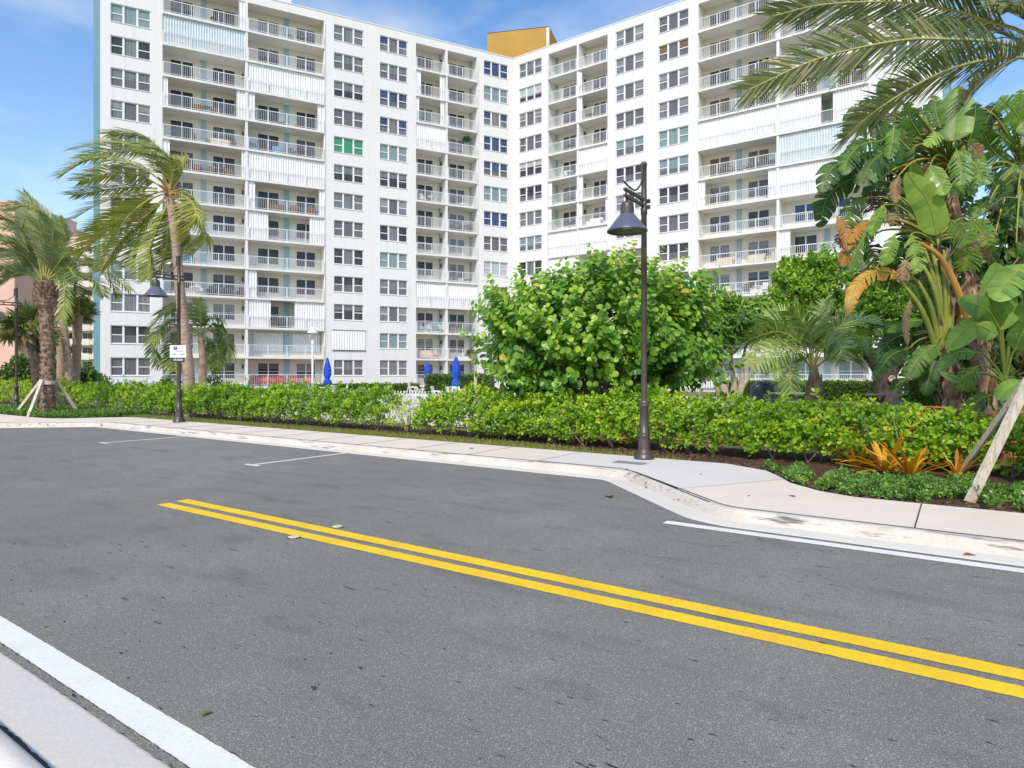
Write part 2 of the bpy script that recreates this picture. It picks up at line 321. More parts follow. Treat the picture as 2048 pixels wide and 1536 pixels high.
# ------------------------------------------------------------------ camera, light, sky
cam=bpy.data.cameras.new('camera'); co=bpy.data.objects.new('camera',cam); COL.objects.link(co); scn.camera=co
co.location=(0,0,CH); co.rotation_euler=(R(90),0,0); cam.sensor_width=36; cam.lens=F/2048*36; cam.shift_y=-(768-HY)/2048; cam.clip_end=3000; cam.clip_start=.05
SUN_EL,SUN_AZ=R(45),R(-14)                       # from behind the camera, a little to its left
sd=np.array([math.sin(SUN_AZ)*math.cos(SUN_EL),-math.cos(SUN_AZ)*math.cos(SUN_EL),math.sin(SUN_EL)])
L=bpy.data.lights.new('sun','SUN'); lo=bpy.data.objects.new('sun',L); COL.objects.link(lo); L.energy=3.25; L.angle=R(4); L.color=(1,.905,.775)
lo.rotation_euler=Vector(tuple(sd)).to_track_quat('Z','Y').to_euler()
w=bpy.data.worlds.new('World'); scn.world=w; w.use_nodes=True; nt=w.node_tree
sky=nt.nodes.new('ShaderNodeTexSky'); sky.sky_type='NISHITA'; sky.sun_disc=False; sky.sun_elevation=SUN_EL; sky.sun_rotation=math.atan2(sd[0],sd[1]); sky.air_density=1.0; sky.dust_density=.6; sky.ozone_density=1.6
bg=nt.nodes['Background']; bg.inputs[1].default_value=.13
tc=nt.nodes.new('ShaderNodeTexCoord'); mp=nt.nodes.new('ShaderNodeMapping'); mp.inputs['Scale'].default_value=(1.0,1.0,3.6); mp.inputs['Rotation'].default_value=(R(6),R(10),R(25))
nt.links.new(tc.outputs['Generated'],mp.inputs[0])
n1=nt.nodes.new('ShaderNodeTexNoise'); n1.inputs['Scale'].default_value=1.9; n1.inputs['Detail'].default_value=7; n1.inputs['Roughness'].default_value=.52; n1.inputs['Distortion'].default_value=.5; nt.links.new(mp.outputs[0],n1.inputs['Vector'])
rp=ramp(nt,[(.49,(0,0,0)),(.76,(.62,.62,.62))],n1.outputs[0])
# thicker veil low down
sx=nt.nodes.new('ShaderNodeSeparateXYZ'); nt.links.new(tc.outputs['Generated'],sx.inputs[0])
vr=ramp(nt,[(0.0,(.26,.26,.26)),(.2,(.12,.12,.12)),(.42,(.0,.0,.0))],sx.outputs[2])
ad=mixc(nt,1.0,rp.outputs[0],vr.outputs[0],'ADD')
hs=nt.nodes.new('ShaderNodeHueSaturation'); hs.inputs['Saturation'].default_value=1.18; hs.inputs['Value'].default_value=1.75; nt.links.new(sky.outputs[0],hs.inputs['Color'])
cl=mixc(nt,ad,hs.outputs[0],(7.2,7.5,8.0)); nt.links.new(cl,bg.inputs[0])
scn.view_settings.view_transform='Standard'; scn.view_settings.look='None'; scn.view_settings.exposure=.08; scn.view_settings.gamma=1; scn.view_settings.use_curve_mapping=False
cy=scn.cycles; cy.use_denoising=True; cy.max_bounces=7; cy.diffuse_bounces=4; cy.glossy_bounces=3; cy.transmission_bounces=4; cy.transparent_max_bounces=6; cy.use_adaptive_sampling=True; cy.adaptive_threshold=.02; cy.sample_clamp_indirect=6
try: cy.denoiser='OPENIMAGEDENOISE'
except Exception: pass

# ------------------------------------------------------------------ ground, road, kerbs
def arc(path, rad):
    P=[np.array(p,float) for p in path]; out=[P[0]]
    for a,b,c in zip(P[:-2],P[1:-1],P[2:]):
        p=b+nrm(a-b)*rad; q=b+nrm(c-b)*rad
        for s in np.linspace(0,1,7): out.append((1-s)**2*p+2*s*(1-s)*b+s*s*q)
    out.append(P[-1]); return np.array(out)
KF=arc([(-60,7.13),(2.2,7.13),(4.3,9.12),(21.85,9.12),(23.9,7.13),(110,7.13)],.30)      # foot of the kerb face, (t,q)
KN=arc([(-60,1.02),(110,1.02)][:1]+[(20,1.02)]+[(110,1.02)],.1)
def offset(path,d):
    T=nrm(np.gradient(path,axis=0)); return path+np.stack([-T[:,1],T[:,0]],-1)*d
def sweep(name,path,prof,mat,sgn=1):
    mb=MB(); rows=[]
    # densify
    P=[path[0]]
    for a,b in zip(path[:-1],path[1:]):
        n=max(1,int(np.linalg.norm(b-a)/1.5)) if np.linalg.norm(b-a)<40 else 30
        for s in range(1,n+1): P.append(a+(b-a)*s/n)
    P=np.array(P)
    for d,z in prof:
        o=offset(P,d*sgn); rows.append(np.stack([-.82*o[:,0]+.572*o[:,1],.572*o[:,0]+.82*o[:,1],np.full(len(o),z)],-1))
    V=np.stack(rows,1); n,m=V.shape[:2]
    i=np.arange(n-1)[:,None]*m; j=np.arange(m-1)[None]
    f=np.stack([i+j,i+j+1,i+m+j+1,i+m+j],-1).reshape(-1,4)
    if sgn>0: f=f[:,::-1]
    mb.add(V,[f],0,.5,True); o=mb.build(name,mat); return tag(o,kind='structure')
def sheet(name,tq,z,mat,kind='structure'):
    mb=MB(); mb.poly([W(t,q,z) for t,q in tq]); o=mb.build(name,mat); o['kind']=kind; return o
mb=MB(); mb.poly([(-900,-300,-.06),(900,-300,-.06),(900,1400,-.06),(-900,1400,-.06)]); tag(mb.build('ground',M['lawn']),kind='structure')
sheet('road',[(-60,1.25),(110,1.25),(110,9.3),(-60,9.3)],0,M['asphalt'])
bed_out=[(-60,8.72),(1.05,8.76),(1.45,8.95),(1.9,9.4),(2.15,9.9),(2.45,10.4),(3.2,10.84),(23.4,10.86),(24.1,10.6),(24.5,10.1),(24.8,9.4),(25.4,8.95),(26.2,8.8),(110,8.8)]
landb=offset(KF,.12)
sheet('land',[(-60,200)]+[tuple(p) for p in landb]+[(110,200)],.09,M['soil'])
kb=offset(KF,.158)
sheet('pavement',[tuple(p) for p in kb]+bed_out[::-1],ZS,M['pave'])
sheet('pavement_near',[(-60,-6),(110,-6),(110,.865),(-60,.865)],ZS,M['pave'])
KPROF=[(-.315,.004),(-.30,.010),(-.05,.004),(0,.006),(.018,.05),(.03,.095),(.055,.118),(.09,.124),(.155,.124),(.158,.09)]
sweep('kerb',KF,KPROF[3:],M['kerb']); sweep('gutter',KF,KPROF[:4],M['gutter'])
NPROF=[(-.322,.004),(-.30,.010),(-.03,.004),(-.003,.006),(.0,.03),(.018,.06),(.03,.095),(.055,.118),(.09,.124),(.152,.124),(.155,.09)]
sweep('kerb_near',KN,NPROF[3:],M['gutter'],-1); sweep('gutter_near',KN,NPROF[:4],M['gutter'],-1)
# greyer patch of pavement, and joints, by the lamp
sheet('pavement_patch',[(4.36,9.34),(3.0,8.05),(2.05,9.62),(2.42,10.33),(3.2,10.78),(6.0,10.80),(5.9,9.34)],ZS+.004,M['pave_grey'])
jm=MB()
def joint(a,b,w=.012): jm.bar(W(*a,ZS+.005),W(*b,ZS+.005),w,.004)
for t in (.35,-1.5,-3.4): joint((t,7.30),(t,8.72))
for a,b in zip(offset(KF,.166)[:-1],offset(KF,.166)[1:]):
    if -8<a[0]<24.2: jm.bar(W(*a,ZS+.004),W(*b,ZS+.004),.012,.004)
    elif a[0]<-8 and b[0]<3: jm.bar(W(-8,a[1],ZS+.004),W(*b,ZS+.004),.012,.004)
for t in (5.95,7.5,9.0,10.5,12,13.5,15,16.5,18,19.5,21,22.5): joint((t,9.30),(t,10.8),.006)
joint((4.3,9.3),(2.38,7.42),.02)
tag(jm.build('pavement_joints',M['joint']),kind='structure')
# painted lines: worn edges
def line(mb,a,b,w,z=.004,jit=.0016,step=.03,mat=0):
    a=np.array(a,float); b=np.array(b,float); L_=np.linalg.norm(b-a); n=max(2,int(L_/step)); T=(b-a)/L_; N=np.array([-T[1],T[0]])
    s=np.linspace(0,1,n+1); c=a+(b-a)*s[:,None]
    l=c+N*(w/2+rng.normal(0,jit,(n+1,1))); r=c-N*(w/2+rng.normal(0,jit,(n+1,1)))
    P=np.concatenate([l,r]); V=np.stack([-.82*P[:,0]+.572*P[:,1],.572*P[:,0]+.82*P[:,1],np.full(len(P),z)],-1)
    i=np.arange(n); mb.add(V,[np.stack([i,n+1+i,n+2+i,i+1],-1)],mat)
def mark(name,segs,mat):
    mb=MB()
    for s in segs: line(mb,*s)
    tag(mb.build(name,mat),kind='structure')
mark('yellow_line_near',[((8.1,4.035),(-20,4.30),.155)],M['yellow']); mark('yellow_line_far',[((8.13,4.295),(-20,4.50),.158)],M['yellow'])
mark('edge_line_far',[((2.62,6.665),(-25,6.70),.145)],M['white'])
mark('edge_line_near',[((26,1.50),(-6,1.450),.150,.004,.0013,.025)],M['white'])
for t,q0 in ((10.3,6.66),(16.5,6.84)):
    mark('parking_line',[((t,q0+.09),(t,8.80),.095),((t+.16,q0+.01),(t-.26,q0-.0),.10,.008)],M['white'])
mb=MB(); 
line(mb,(26,1.385),(-6,1.345),.040,.0125,.0035,.03); tag(mb.build('asphalt_edge_near',M['asphalt']),kind='structure')
mb=MB(); line(mb,(26,1.055),(-6,1.045),.032,.0085,.004); tag(mb.build('kerb_strip_near',M['joint']),kind='structure')  # dark strip along the foot of the near kerb
# planting beds
sheet('mulch_bed',[(-8,8.74),(1.0,8.79),(1.4,8.98),(1.86,9.42),(2.1,9.92),(2.42,10.44),(3.2,10.9),(8,11.35),(24,11.55),(24.0,13.3),(-8,13.3)],.105,M['mulch'])
sheet('verge',[(3.6,10.88),(23.6,10.88),(24.3,10.6),(25,11.6),(12,11.6),(7.5,11.38)],.112,M['lawn'])
sheet('palm_bed',[(24.5,10.3),(25.0,9.4),(25.6,8.98),(26.4,8.85),(40,8.85),(40,11.4),(25.2,11.7)],.108,M['soil'])
sheet('lawn',[(-30,14.2),(9.5,14.2),(9.5,48),(-30,48)],.104,M['lawn'])
sheet('pool_deck',[(10,14.4),(34,14.4),(34,44),(10,44)],.10,M['deck'])
# grass blades on the verge: uncountable
n=9000; t=rng.uniform(3.8,25,n); q=rng.uniform(10.86,11.62,n); ok=(q<10.9+np.clip((t-3.6)/5,0,1)*.72); t,q=t[ok],q[ok]; n=len(t)
P=np.stack([-.82*t+.572*q,.572*t+.82*q,np.full(n,.108)],-1); d=rdir(n,.3); d[:,2]+=.5
mb=MB(); mb.scatter(T_GR,P,d,rdir(n),rng.uniform(.05,.11,n),np.clip(rng.normal(.55,.22,n),0,1)); tag(mb.build('grass',M['turf']),kind='stuff')

# ------------------------------------------------------------------ the apartment building
JX=.11; JY=70.0; FH=2.686; Z0=.60; NF=13; ZT=36.15
class Wing:
    def __init__(s,ang): s.a=ang; s.c=math.cos(ang); s.s=math.sin(ang)
    def x(s,px,inset=0.0):
        jx=JX-s.s*inset; jy=JY+s.c*inset; a=(px-CX)/F
        return (a*jy-jx)/(s.c-a*s.s)
    def p(s,x,y,z=0): return np.array([JX+x*s.c-y*s.s, JY+x*s.s+y*s.c, z])
WL=Wing(math.atan2(.446,.895)); WR=Wing(math.atan2(-.572,.82))
bld=thing('apartment_building','white high-rise apartment building with two angled wings and blue end walls','building',(JX,JY,0))
def bpart(mb,name,mats,wg,x=0,y=0,z=0,parent=None):
    p=wg.p(x,y,z); o=mb.build(name,mats,parent or bld,org=(0,0,0),loc=(p[0]-JX,p[1]-JY,p[2]),rz=wg.a); return o
def binst(name,me,wg,x,y,z):
    p=wg.p(x,y,z); return link(name,me,bld,(p[0]-JX,p[1]-JY,p[2]),wg.a)
DEP=1.6; YB=DEP
WINZ=(.95,2.47)                                   # facade window sill and head above the storey's floor
wings={}
for nm,wg,wins,bays,ends in (
  ('L',WL,[(221,301),(668,727),(760,815),(968,1016)],[((325,493,648),),((832,893,954),)],(187,1026)),
  ('R',WR,[(1038,1083),(1231,1287),(1317,1377),(1765,1842)],[((1097,1156,1215),),((1397,1556,1737),)],(1026,1899))):
    wx=[(wg.x(a),wg.x(b)) for a,b in wins]; bx=[tuple(wg.x(p) for p in b[0]) for b in bays]
    lo_,hi=(wg.x(ends[0]),0.0) if nm=='L' else (0.0,wg.x(ends[1]))
    wings[nm]=(wg,wx,bx,lo_,hi)
    te=.42
    if nm=='L': f0,f1=lo_+te,0.0
    else: f0,f1=0.0,hi-te
    mb=MB(); cur=f0; solids=[]
    for b in sorted(bx): solids.append((cur,b[0])); cur=b[2]
    solids.append((cur,f1))
    for a,b in solids:
        ws=sorted([u for u in wx if u[0]>a-.01 and u[1]<b+.01]); c=a
        for u in ws:
            mb.box(c,u[0],0,.3,-.3,ZT); c=u[1]
            zz=-.3
            for k in range(NF):
                mb.box(u[0],u[1],0,.3,zz,Z0+FH*k+WINZ[0]); zz=Z0+FH*k+WINZ[1]
            mb.box(u[0],u[1],0,.3,zz,ZT)
        mb.box(c,b,0,.3,-.3,ZT)
    for b in bx:
        mb.box(b[0],b[2],0,.3,Z0+FH*NF-.16,ZT)             # beam over the top balconies
        mb.box(b[0],b[2],.02,.3,-.3,Z0-.2)
    bpart(mb,'facade_wall',M['wall'],wg)
    mb=MB(); mb.box(f0,f1,YB,14,-.3,Z0+FH*NF); 
    for b in bx: mb.box(b[0]-.16,b[0],.3,YB,-.3,ZT-.3); mb.box(b[2],b[2]+.16,.3,YB,-.3,ZT-.3)
    for u in wx: mb.box(u[0]-.02,u[1]+.02,.32,.36,-.3,ZT-.2)
    bpart(mb,'balcony_wall',M['inner'],wg)
    mb=MB()
    mb.box(f0,f1,.3,14.0,ZT-.55,ZT-.4) if False else None
    mb.box(f0,f1,-.05,.34,ZT,ZT+.07); bpart(mb,'parapet_cap',M['railw'],wg)
    mb=MB()
    if nm=='L': mb.box(lo_,f0,-.04,14,-.3,ZT+.04)
    else: mb.box(f1,hi,-.04,14,-.3,ZT+.04)
    bpart(mb,'end_wall',M['tealend'],wg)
    for b in bx:
        for k in range(NF):
            mb=MB(); mb.box(b[0],b[2],-.13,YB,Z0+FH*k-.19,Z0+FH*k); bpart(mb,'balcony_slab',M['soffit'],wg)
        mb=MB()
        for k in range(NF): mb.box(b[1]-.11,b[1]+.11,-.06,YB,Z0+FH*k,Z0+FH*(k+1)-(.19 if k<NF-1 else .16))
        bpart(mb,'divider_wall',M['wall'],wg)
    mb=MB()
    for b in bx:
        for xx in ((b[0]-.09,) if nm=='R' else (b[2]+.09,)):
            for z in range(int(ZT*2)): pass
            mb.tube([(xx,-.06,.2),(xx,-.06,ZT-1)],.035,6)
    bpart(mb,'downspout',M['frame'],wg)

# facade windows: three lights; outer ones with a meeting rail
def win_frame(w,h):
    mb=MB(); t=.055; y0,y1=.10,.20
    mb.box(0,w,y0,y1,0,t); mb.box(0,w,y0,y1,h-t,h); mb.box(0,t,y0,y1,t,h-t); mb.box(w-t,w,y0,y1,t,h-t)
    a,b=w*.315,w*.665; v=.075
    for m in (a,b): mb.box(m-v,m+v,y0-.01,y1-.002,t,h-t)
    zm=h*.48
    for p,q in ((t,a-v),(b+v,w-t)): mb.box(p,q,y0+.01,y1-.003,zm-.035,zm+.035)
    mb.box(-.03,w+.03,-.05,y0-.001,-.05,-.002)
    return mb
GL=['glass_grey','glass_dark','glass_teal','glass_sky_blue','glass_green','glass_mauve','glass_brown','glass_pale','glass_slat']
GI={n:i for i,n in enumerate(GL)}
def pane_mesh(w,h,top,bot,mid,cut):
    """one window's panes; TOP/BOT the blind and what shows below it, CUT where the blind ends"""
    mb=MB(); y=.165; t=.05; a,b=w*.315,w*.665
    for p,q,m in ((t,a,top),(a,b,mid),(b,w-t,top)):
        for z0,z1,mm in ((t,h*cut,bot if m!=mid or mid==top else mid),(h*cut,h-t,m)):
            mb.poly([(p,y,z0),(q,y,z0),(q,y,z1),(p,y,z1)],GI[mm])
    return mb
glm=[M[g] for g in GL]
frame_cache={}; pane_cache={}
VAR=[('glass_grey','glass_mauve','glass_grey'),('glass_grey','glass_grey','glass_grey'),('glass_mauve','glass_mauve','glass_mauve'),('glass_teal','glass_teal','glass_teal'),('glass_grey','glass_dark','glass_grey'),('glass_dark','glass_mauve','glass_dark'),('glass_pale','glass_dark','glass_pale'),('glass_slat','glass_grey','glass_mauve'),('glass_teal','glass_mauve','glass_teal'),('glass_dark','glass_dark','glass_grey')]
BLU=[('glass_sky_blue','glass_sky_blue','glass_sky_blue'),('glass_sky_blue','glass_grey','glass_grey'),('glass_sky_blue','glass_mauve','glass_sky_blue')]  # blue base colour paints in the sky mirrored by the upper panes
def get(cache,key,fn,name,mats):
    if key not in cache:
        o=fn().build(name,mats); cache[key]=o.data; bpy.data.objects.remove(o)
    return cache[key]
WH=WINZ[1]-WINZ[0]
for nm in 'LR':
    wg,wx,bx,lo_,hi=wings[nm]
    for ci,u in enumerate(wx):
        wd=round(u[1]-u[0],2)
        for k in range(NF):
            if nm=='R' and ci==3 and k<5: continue            # hidden behind the big leaves
            z=Z0+FH*k+WINZ[0]
            v=VAR[rng.integers(len(VAR))]; cut=[.48,.48,.35,.62][rng.integers(4)]
            if nm=='L' and ci==3 and k in (12,10,9,8,6): v=BLU[k%3]
            if nm=='L' and ci==2 and k in (12,10,9): v=BLU[(k+1)%3]
            if nm=='L' and ci==1 and k==8: v=('glass_green',)*3
            if nm=='L' and ci==3 and k==4: v=('glass_pale',)*3
            if nm=='L' and ci==3 and k==3: v=('glass_brown','glass_mauve','glass_brown')
            if nm=='R' and ci==2 and k in (11,): v=('glass_brown','glass_mauve','glass_mauve')
            if nm=='L' and ci==1 and k==1:
                mb=MB(); n=27; x=np.linspace(-.18,wd+.2,n); y=np.where(np.arange(n)%2,-.10,-.04)
                V=np.concatenate([np.stack([x,y,np.full(n,-.2)],-1),np.stack([x,y,np.full(n,WH+.15)],-1)]); i=np.arange(n-1)
                mb.add(V,[np.stack([i,i+1,n+i+1,n+i],-1)]); mb.box(-.2,wd+.22,-.12,-.001,-.27,-.2,1); mb.box(-.2,wd+.22,-.12,-.001,WH+.15,WH+.2,1)
                bpart(mb,'storm_shutter',[M['shut'],M['glass_grey']],wg,u[0],0,z)['label']='corrugated white storm shutter over a facade window'
            fo=binst('window',get(frame_cache,wd,lambda:win_frame(wd,WH),'window',M['frame']),wg,u[0],0,z)
            po=link('pane',get(pane_cache,(wd,v,cut),lambda:pane_mesh(wd,WH,v[0],v[1],v[2],cut),'pane',glm),fo,(0,0,0))
            if v[0]=='glass_green': fo['label']='window with bright green panes'

# balconies
def rail_mesh(w):
    mb=MB(); h=1.07
    mb.box(0,w,-.025,.025,h-.042,h); mb.box(0,w,-.015,.015,.09,.12)
    npst=max(2,int(round(w/1.9))+1)
    for x in np.linspace(.025,w-.025,npst): mb.box(x-.025,x+.025,-.026,.026,0,h-.051)
    n=int(w/.15)
    for x in np.linspace(.1,w-.1,n): mb.box(x-.0095,x+.0095,-.0095,.0095,.121,h-.043)
    return mb
def shut_mesh(w,h):
    mb=MB(); n=max(5,int(w/.105)|1); x=np.linspace(0,w,n); y=np.where(np.arange(n)%2,.055,-.035)
    V=np.concatenate([np.stack([x,y,np.zeros(n)],-1),np.stack([x,y,np.full(n,h)],-1)]); i=np.arange(n-1)
    mb.add(V,[np.stack([i,i+1,n+i+1,n+i],-1)]); return mb
def gl_frame(w,h,door):
    mb=MB(); t=.05; y0,y1=-.07,-.001
    for b in ((0,w,h-t,h),(0,w,0,t)): mb.box(b[0],b[1],y0,y1,b[2],b[3])
    for x in (0,w/2-.055,w-t): mb.box(x,x+(.11 if 0<x<w/2 else t),y0,y1,t,h-t)
    if not door:
        for p,q in ((t,w/2-.055),(w/2+.055,w-t)): mb.box(p,q,y0+.01,y1,h*.43,h*.43+.05)
    return mb
def gl_pane(w,h,c1,c2,cut):
    mb=MB(); y=-.02
    for z0,z1,c in ((.03,h*cut,c2),(h*cut,h-.03,c1)): mb.poly([(.03,y,z0),(w-.03,y,z0),(w-.03,y,z1),(.03,y,z1)],GI[c])
    return mb
rc={}; sc_={}; gf={}; gp={}
BAY={ # px of openings on the balcony's back wall: windows, blue columns; left and right bay of each recess
 ('L',0,0):([(340,387),(425,470)],[(402,412)]),('L',0,1):([(515,558),(592,631)],[(568,578)]),
 ('L',1,0):([(833.5,866)],[(878,883)]),('L',1,1):([(898,929)],[(939,943)]),
 ('R',0,0):([(1127,1153)],[(1112,1116)]),('R',0,1):([(1188,1213)],[(1167,1171)]),
 ('R',1,0):([(1419.6,1460.6),(1496,1539)],[(1474,1483)]),('R',1,1):([(1589,1635),(1677,1728)],[(1649,1660)])}
CLOSED={('L',0,0,11):'c',('L',0,1,10):'w',('L',0,1,7):'w',('L',1,0,9):'w',('L',1,0,3):'w',('L',1,1,3):'w',('R',0,1,8):'w',('R',0,0,5):'w',('R',0,1,5):'w',('R',0,0,4):'w',
 ('R',1,0,8):'w',('R',1,1,7):'c',('R',1,1,6):'w'}
PART={('L',0,1,5):[(0,.255),(.80,1)],('L',0,1,2):[(0,.29),(.60,1)],('R',1,1,8):[(0,.49),(.62,1)],('L',0,1,3):[(0,.11)],('L',0,0,9):[(0,.06),(.89,1)],('L',0,0,12):[(.92,1)],('L',0,1,9):[(0,.085),(.91,1)],('L',0,0,7):[(0,.08),(.95,1)],('L',0,1,6):[(0,.09),(.93,1)],
 ('R',1,0,6):[(0,.09),(.9,1)],('R',1,1,4):[(0,.13)],('L',1,0,11):[(0,.16),(.8,.97)],('L',1,0,10):[(0,.1),(.82,.97)],('R',0,1,11):[(0,.10)],('R',0,1,10):[(.0,.12)],('R',0,1,7):[(0,.14)],('R',0,0,6):[(0,.1)],('R',0,1,6):[(0,.12),(.93,1)],('R',0,0,7):[(0,.12)]}
for nm in 'LR':
    wg,wx,bx,lo_,hi=wings[nm]
    for bi,b in enumerate(bx):
        for side in (0,1):
            x0,x1=(b[0]+.02,b[1]-.12) if side==0 else (b[1]+.12,b[2]-.02); wd=round(x1-x0,2)
            wpx,cpx=BAY[(nm,bi,side)]
            for c in cpx:
                cx0,cx1=wg.x(c[0],DEP),wg.x(c[1],DEP)
                mb=MB(); [mb.box(cx0,cx1,YB-.12,YB,Z0+FH*k,Z0+FH*(k+1)-(.19 if k<NF-1 else 0)) for k in range(NF)]; bpart(mb,'blue_column',M['teal'],wg)
            if True:      # wall lamp by the dividing wall
                sx_=x1-.10 if side==0 else x0+.10
                for k in range(0,NF):
                    if (nm,bi,side,k) in CLOSED or wd>6 and side==1: continue
                    mb=MB(); mb.box(-.07,.07,.0,.12,-.18,.18); mb.box(-.05,.05,.02,.10,.18,.23)
                    key=('wl',); o=binst('wall_lamp',get(rc,key,lambda:mb,'wall_lamp',M['dkfurn']),wg,sx_,YB-.55 if wd<6 else YB-.25,Z0+FH*k+1.75)
            for k in range(NF):
                z=Z0+FH*k; hh=FH-.19 if k<NF-1 else FH-.16
                hid=(nm=='R' and k<=1 and bi==0) or (nm=='R' and bi==1 and k==1) or (nm=='R' and bi==1 and side==1 and k==2)
                if hid: continue
                binst('railing',get(rc,wd,lambda:rail_mesh(wd),'railing',M['railw']),wg,x0,-.09,z)
                key=(nm,bi,side,k)
                if key in CLOSED:
                    c=CLOSED[key]
                    o=binst('corrugated_shutter',get(sc_,(wd,c),lambda:shut_mesh(wd,FH-.20),'corrugated_shutter',M['shut' if c=='w' else 'shutclear']),wg,x0,.06,z+.005)
                    continue
                for a_,e_ in PART.get(key,[]):
                    w_=round(wd*(e_-a_),2); binst('corrugated_shutter',get(sc_,(w_,'w'),lambda:shut_mesh(w_,FH-.20),'corrugated_shutter',M['shut']),wg,x0+wd*a_,.06,z+.005)
                if key==('L',0,1,1):
                    for c in wpx:
                        cx0,cx1=wg.x(c[0],DEP)-.35,wg.x(c[1],DEP)+.35; mb=shut_mesh(round(cx1-cx0,2),1.7); bpart(mb,'storm_shutter',M['shut'],wg,cx0,YB-.15,z+.55)
                    continue
                for wi,c in enumerate(wpx):
                    cx0,cx1=wg.x(c[0],DEP),wg.x(c[1],DEP); w_=round(cx1-cx0,2)
                    door=k>=6 and not (nm=='R' and k==6)
                    zb,zt=(.03,2.12) if door else (.66,2.15)
                    cc=[('glass_dark','glass_dark',.4),('glass_dark','glass_dark',.5),('glass_mauve','glass_dark',.6),('glass_dark','glass_mauve',.5),('glass_slat','glass_dark',.45)][rng.integers(5)]
                    if nm=='R' and bi==1 and k in (11,9,7) and (side==0 or k==9): cc=('glass_brown','glass_brown',.5)
                    if nm=='R' and bi==1 and side==1 and k==5: cc=('glass_sky_blue','glass_sky_blue',.4)
                    if nm=='R' and bi==1 and side==0 and k==2: cc=('glass_pale','glass_dark',.35)
                    if nm=='R' and bi==1 and k==0: cc=('glass_teal','glass_teal',.5)
                    if nm=='L' and bi==1 and side==1 and k==5: cc=('glass_teal','glass_teal',.5)
                    fo=binst('sliding_door' if door else 'balcony_window',get(gf,(w_,door),lambda:gl_frame(w_,zt-zb,door),'sliding_door' if door else 'balcony_window',M['frame']),wg,cx0,YB,z+zb)
                    link('pane',get(gp,(w_,door,cc),lambda:gl_pane(w_,zt-zb,*cc),'pane',glm),fo,(0,0,0))
# pinkish ground-floor wall behind the red chairs
wg,wx,bx,_,_=wings['L']; b=bx[0]
# rooftop
roof=MB()
for nm in 'LR':
    wg,wx,bx,lo_,hi=wings[nm]; 
    mb=MB(); mb.box(lo_ if nm=='L' else 0,0 if nm=='L' else hi,.34,14.1,Z0+FH*NF,Z0+FH*NF+.1); bpart(mb,'roof',M['inner'],wg)
mb=MB(); d=78; x0=(975-CX)/F*d; x1=(1097-CX)/F*d; zt=at(0,67,d)[2]
V=[(x0,d,34),(x1,d-1.5,34),(x1+4,d+11,34),(x0+2,d+12,34)]; mb.add(V+[(v[0],v[1],zt) for v in V],[[(0,1,5,4),(1,2,6,5),(2,3,7,6),(3,0,4,7),(4,5,6,7)]])
mb.build('penthouse',M['orange'],bld)['label']='ochre rooftop block above the inner corner'
mb=MB(); p=[(.90,.0),(1,.0),(1,.55),(.96,.42),(.93,.55),(.95,.72),(.91,.85)]
yy=lambda f:d-1.5*f-.02
mb.poly([(x0+(x1-x0)*(.955+.045*(f-.9)/.1),yy(.955+.045*(f-.9)/.1),zt-.05-g*4.2) for f,g in p]); mb.build('bare_patch',M['wall'],bld)
mb=MB(); mb.bar((x0,d+.05,zt+.03),(x1,d-1.45,zt+.03),.16,.06); mb.bar((x1-.05,d-1.4,zt+.028),(x1+4,d+11,zt+.028),.16,.058); mb.build('coping',M['dkfurn'],bld)
mb=MB(); q=at(1112,105,74); mb.box(q[0]-.7,q[0]+.9,q[1],q[1]+2,35.6,37.6); mb.box(q[0]-.9,q[0]+1.6,q[1]-.4,q[1]+2.4,37.6,37.75); mb.build('rooftop_unit',M['inner'],bld)
wg=WL; mb=MB(); x=wg.x(560); mb.box(x-1.8,x+1.2,1.5,6,35.7,38.4); bpart(mb,'rooftop_unit',M['wall'],wg)

